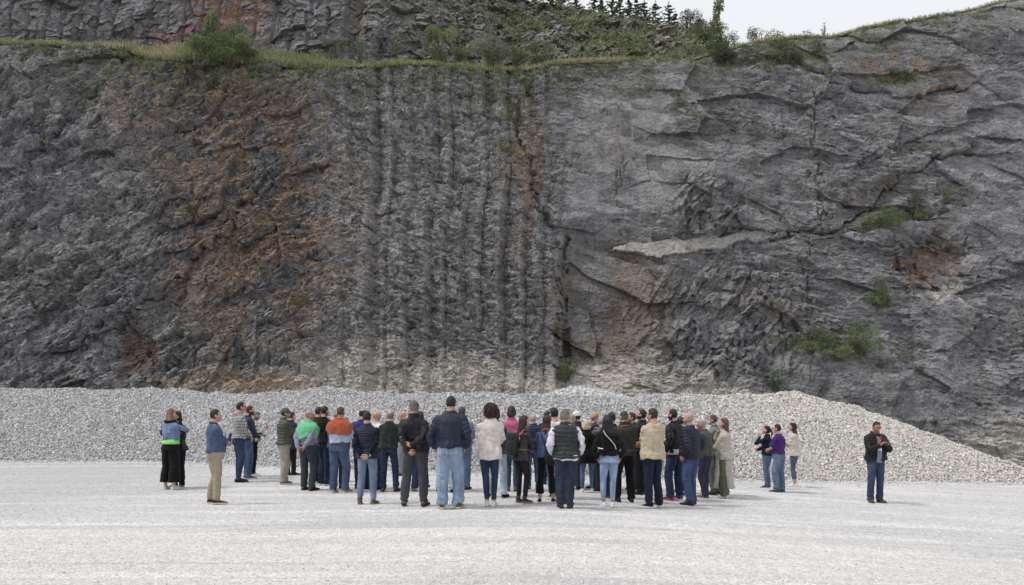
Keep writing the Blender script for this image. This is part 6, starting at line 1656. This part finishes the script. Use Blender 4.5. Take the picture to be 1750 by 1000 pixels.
# --- black plush jacket
i = person(1039, 711, 867, 4, "woman with long straight black hair in black plush jacket, pale jeans and white trainers", 'f', 1.10, hair=('long', '#0c0b0d', .36, 1.15), top=dict(c='#09090b', kind='fur', hem=1.0, ease=.020, box=.6, name='jacket', collar=False), legs=dict(style='skinny', c='#86a2cc', fade=.4, hem=.12, waist=1.03), shoes=('#e4e2e4', '#f6f6f6', 'fabric'),
       arms=('pocket', 'pocket'), stance=-.015)
g = Geo(); g.tube([(-.055, -.19, 1.385), (.03, -.195, 1.29), (.10, -.185, 1.20), (.125, -.175, 1.12)], [.007] * 4, n=6); g.tube([(-.055, -.19, 1.385), (-.09, -.06, 1.47), (-.09, .08, 1.42)], [.007] * 3, n=6)
gb = Geo(); gb.tube([(-.235, -.05, 1.155), (-.19, -.13, 1.13), (-.13, -.17, 1.125)], [(.014, .008), (.018, .009), (.020, .009)], n=8)
gc = Geo(); gc.tube([(.16, .19, 1.08), (.16, .19, .95)], [(.08, .035), (.085, .04)], side=(1, 0, 0), n=14, power=5)
i['geo']("shoulder_bag", [("strap", g, cmat('plastic', (.72, .71, .70)), True), ("bag", gc, cmat('leather', (.6, .6, .6)), True)], "small white bag on a thin white strap across the black plush jacket", "bag")
i['geo']("glove", [("cloth", gb, cmat('fabric', (.78, .78, .80)), True)], "white folded cloth at the left elbow of the woman in the plush jacket", "cloth")
# --- right hand cluster looking left
person(1083, 706, 838, -80, "man of whom only the face shows left of the bearded man", hair=('short', '#33271f'), top=dict(c='#2d3a3c', hem=.93), legs=dict(style='straight', c='#3b4f7c'), shoes=('#5a3a2e', None), H=None)
person(1067, 703, 859, -12, "grey haired man in dark olive parka with red lanyard, hand at his chin", build=1.05, hair=('short', '#332f2e', '#5f5a57'), top=dict(c='#3b3d35', kind='fabric', hem=.89, ease=.024, box=.8, ch=.075, cr=1.12), legs=dict(style='straight', c='#19191c', kind='fabric', hem=.06), shoes=('#1d1d1f', None), arms=('chin', 'belly'), hy=-12, stance=.02, extras=(('lanyard', '#e2433c'),))
person(1096, 699, 845, -58, "bearded man in black quilted jacket and charcoal jeans, chin raised", build=1.08, hair=('short', '#161313'), top=dict(c='#1f2027', kind='shell', puff=.048, hem=.90, ease=.030, box=.8, ch=.06), legs=dict(style='straight', c='#26252a'), shoes=('#1c1b1d', '#2c2c2c'), arms=('belly', 'pocket'), hp=14, extras=('beard',))
person(1117, 696, 866, -24, "man in cream hooded rain jacket and navy chinos, arms folded, seen from behind", build=1.05, hair=('wavy', '#2c2320'), top=dict(c='#c4b396', kind='fabric', hem=.86, ease=.026, box=.85, hood=1, yoke=1, collar=False), legs=dict(style='straight', c='#232c44', kind='fabric', hem=.06), shoes=('#232b42', '#e9e6e2', 'fabric'),
       arms=('cross', 'crossl'), stance=.015, step=.03, hy=-25)
person(1165, 712, 843, -30, "dark haired person hidden between the black jacket and the navy quilted jacket", hair=('short', '#2f2724'), top=dict(c='#2a2b33', hem=.93), legs=dict(style='straight', c='#1d1d22', kind='fabric'), shoes=('#202024', '#d8d8d8', 'fabric'), vis=False)
person(1152, 699, 855, -40, "young man in black zip jacket and navy chinos with red and blue trainers", build=1.04, hair=('short', '#1d1815'), top=dict(c='#1e1e22', kind='shell', hem=.92, ease=.020, ch=.06), legs=dict(style='loose', c='#2c3a5a', kind='fabric', hem=.07), shoes=('#4a5f8c', '#d84a5c', 'fabric'), arms=('pocket', 'belly'), extras=('beard', ('shirt_tail', '#d6d6d8', .95)), stance=.03)
person(1180, 705, 863, -48, "grey balding man in navy quilted jacket and blue jeans, hands in his pockets", build=1.10, skin='#c9957f', hair=('ring', '#8c8886'), top=dict(c='#232639', kind='shell', puff=.058, hem=.88, ease=.030, box=.85, ch=.05), legs=dict(style='straight', c='#3a5282', fade=.25, hem=.05), shoes=('#44332f', None), arms=('pocket', 'pocket'), extras=(('collar_shirt', '#4a54a0'),))
person(1204, 715, 851, -58, "grey haired man in olive green sweater and dark plum trousers, head bent", build=1.12, skin='#c08873', hair=('crown', '#8f8b88'), top=dict(c='#4e5343', kind='knit', hem=.93, ease=.022, box=.8, rib=True, name='sweater'), legs=dict(style='straight', c='#37344a', kind='fabric', hem=.06), shoes=('#9a774c', None), arms=('belly', 'belly'), hp=-20, extras=(('collar_shirt', '#d6d0cc'), 'glasses'))
person(1221, 709, 846, -60, "man in sage green suit and blue face mask beside the woman in the long cardigan", hair=('short', '#4a3c34'), top=dict(c='#7c8479', kind='fabric', hem=.86, ease=.02), legs=dict(style='straight', c='#6c7a74', kind='fabric'), shoes=('#5b3430', None), arms=('belly', 'belly'), extras=('mask', ('collar_shirt', '#39435a')))
person(1238, 713, 850, -60, "woman in long oatmeal cardigan with side slit over olive trousers, hand to her chin", 'f', 1.06, hair=('long', '#5a4438', .18, 1.05), top=dict(c='#b9b1a6', kind='knit', hem=.84, ease=.022, box=.7, flare=.02, name='cardigan', slit=.22, collar=False), legs=dict(style='loose', c='#6d7650', kind='fabric', hem=.06), shoes=('#e2dfdc', '#efeae6', 'fabric'),
       arms=('crossl', 'chin'), extras=('headglasses',), step=.02, hp=6, skin='#cf9f88')
# --- three on the right
G3 = "three people in front of the heap on the right"
i = person(1311, 727, 834, -52, "woman in navy zip sweater with yellow emblem, hand on cheek, dark hair tied back", 'f', 1.02, hair=('tied', '#181416'), top=dict(c='#20222e', kind='knit', hem=.93, ease=.014, name='sweater'), legs=dict(style='slim', c='#4d6c9a', fade=.3, hem=.06), shoes=('#4b4b4b', '#9a9a98', 'fabric'),
       arms=('cheek', 'belly'), hy=-10, stance=.07, extras=(('emblem', '#c9a83a'),), group=G3, skin='#cf9c80')
person(1331, 723, 840, -52, "man in purple polo shirt and faded blue jeans holding a small paper", build=1.08, hair=('short', '#1b1716'), top=dict(c='#4c2478', kind='fabric', hem=1.005, ease=.014, tucked=1, slv=.5, sleeve=.46, name='polo_shirt', ch=.03), legs=dict(style='loose', c='#5c7398', fade=.35, hem=.05), shoes=('#6b625a', None, 'fabric'),
       arms=('belly', 'belly'), extras=(('belt', '#1c1c22'),), group=G3, stance=.005)
i = person(1357, 722, 832, -58, "woman in cream cardigan and ankle length jeans with long dark hair, arms folded", 'f', .98, hair=('long', '#1e1715', .28, .9, '#4a3020'), top=dict(c='#cdc2b6', kind='knit', hem=.83, ease=.024, box=.8, name='cardigan', collar=False), legs=dict(style='slim', c='#4a6486', hem=.20), shoes=('#e6e4e2', '#f3f1ef', 'fabric'),
       arms=('crossl', 'cross'), group=G3, stance=-.03)
# --- the man with the phone, facing us
i = person(1496, 719, 859, 176, "man in black quilted jacket facing the camera alone, looking down at his phone", build=1.06, hair=('short', '#1b1819', '#4a4646'), top=dict(c='#1b1b20', kind='shell', puff=.052, hem=.90, ease=.028, box=.7, ch=.055, cr=1.1), legs=dict(style='straight', c='#3a4c6e', fade=.3, hem=.06), shoes=('#4a423c', '#5a5048'),
           arms=('phone', 'phone'), hp=-15, stance=.02, extras=('glasses', ('collar_shirt', '#8c90a8')), group="man standing alone at the right", skin='#b98670')
Tt = i['T']; gs = Geo(); rings = []
for z in (.87, .95, 1.05, 1.2, 1.32, 1.42):
    hx, hy_, y0 = prof_at(Tt, z); w = np.interp(z, [.87, 1.1, 1.42], [.062, .050, .035]); yy = y0 + max(hy_, Tt[5, 2]) + .031 - (.012 if z > 1.35 else 0) - (.03 if z > 1.4 else 0); n = 14; an_ = np.arange(n) * 2 * np.pi / n
    rings.append(np.stack([w * np.cos(an_), yy + .006 + .014 * np.sin(an_), np.full(n, z)], -1))
gs.loft(rings); sh = link("shirt_front", gs.mesh("shirt_front"), cmat('fabric', dye('#8487a0')), i['body']); sh.data.transform(Matrix.Scale(i['s'], 4)); set_tint(sh.data)
gl = Geo(); gl.tube([(-.05, Tt[5, 2] + .03, 1.43), (-.012, Tt[5, 2] + .052, 1.20)], [(.010, .003)] * 2, n=6); gl.tube([(.05, Tt[5, 2] + .03, 1.43), (.0, Tt[5, 2] + .052, 1.20)], [(.010, .003)] * 2, n=6)
o = link("lanyard", gl.mesh("lanyard"), cmat('fabric', dye('#e04a34')), i['body']); o.data.transform(Matrix.Scale(i['s'], 4)); set_tint(o.data)
gl = box_geo((-.005, Tt[5, 2] + .062, 1.11), (.040, .003, .065)); o = link("badge", gl.mesh("badge"), cmat('fabric', dye('#eef0f6')), i['body']); o.data.transform(Matrix.Scale(i['s'], 4)); set_tint(o.data)
phone(i, 1, "phone held in both hands by the man in the black quilted jacket", both=True)
# the tilt of each figure's own ground contact: feet a little into the chippings
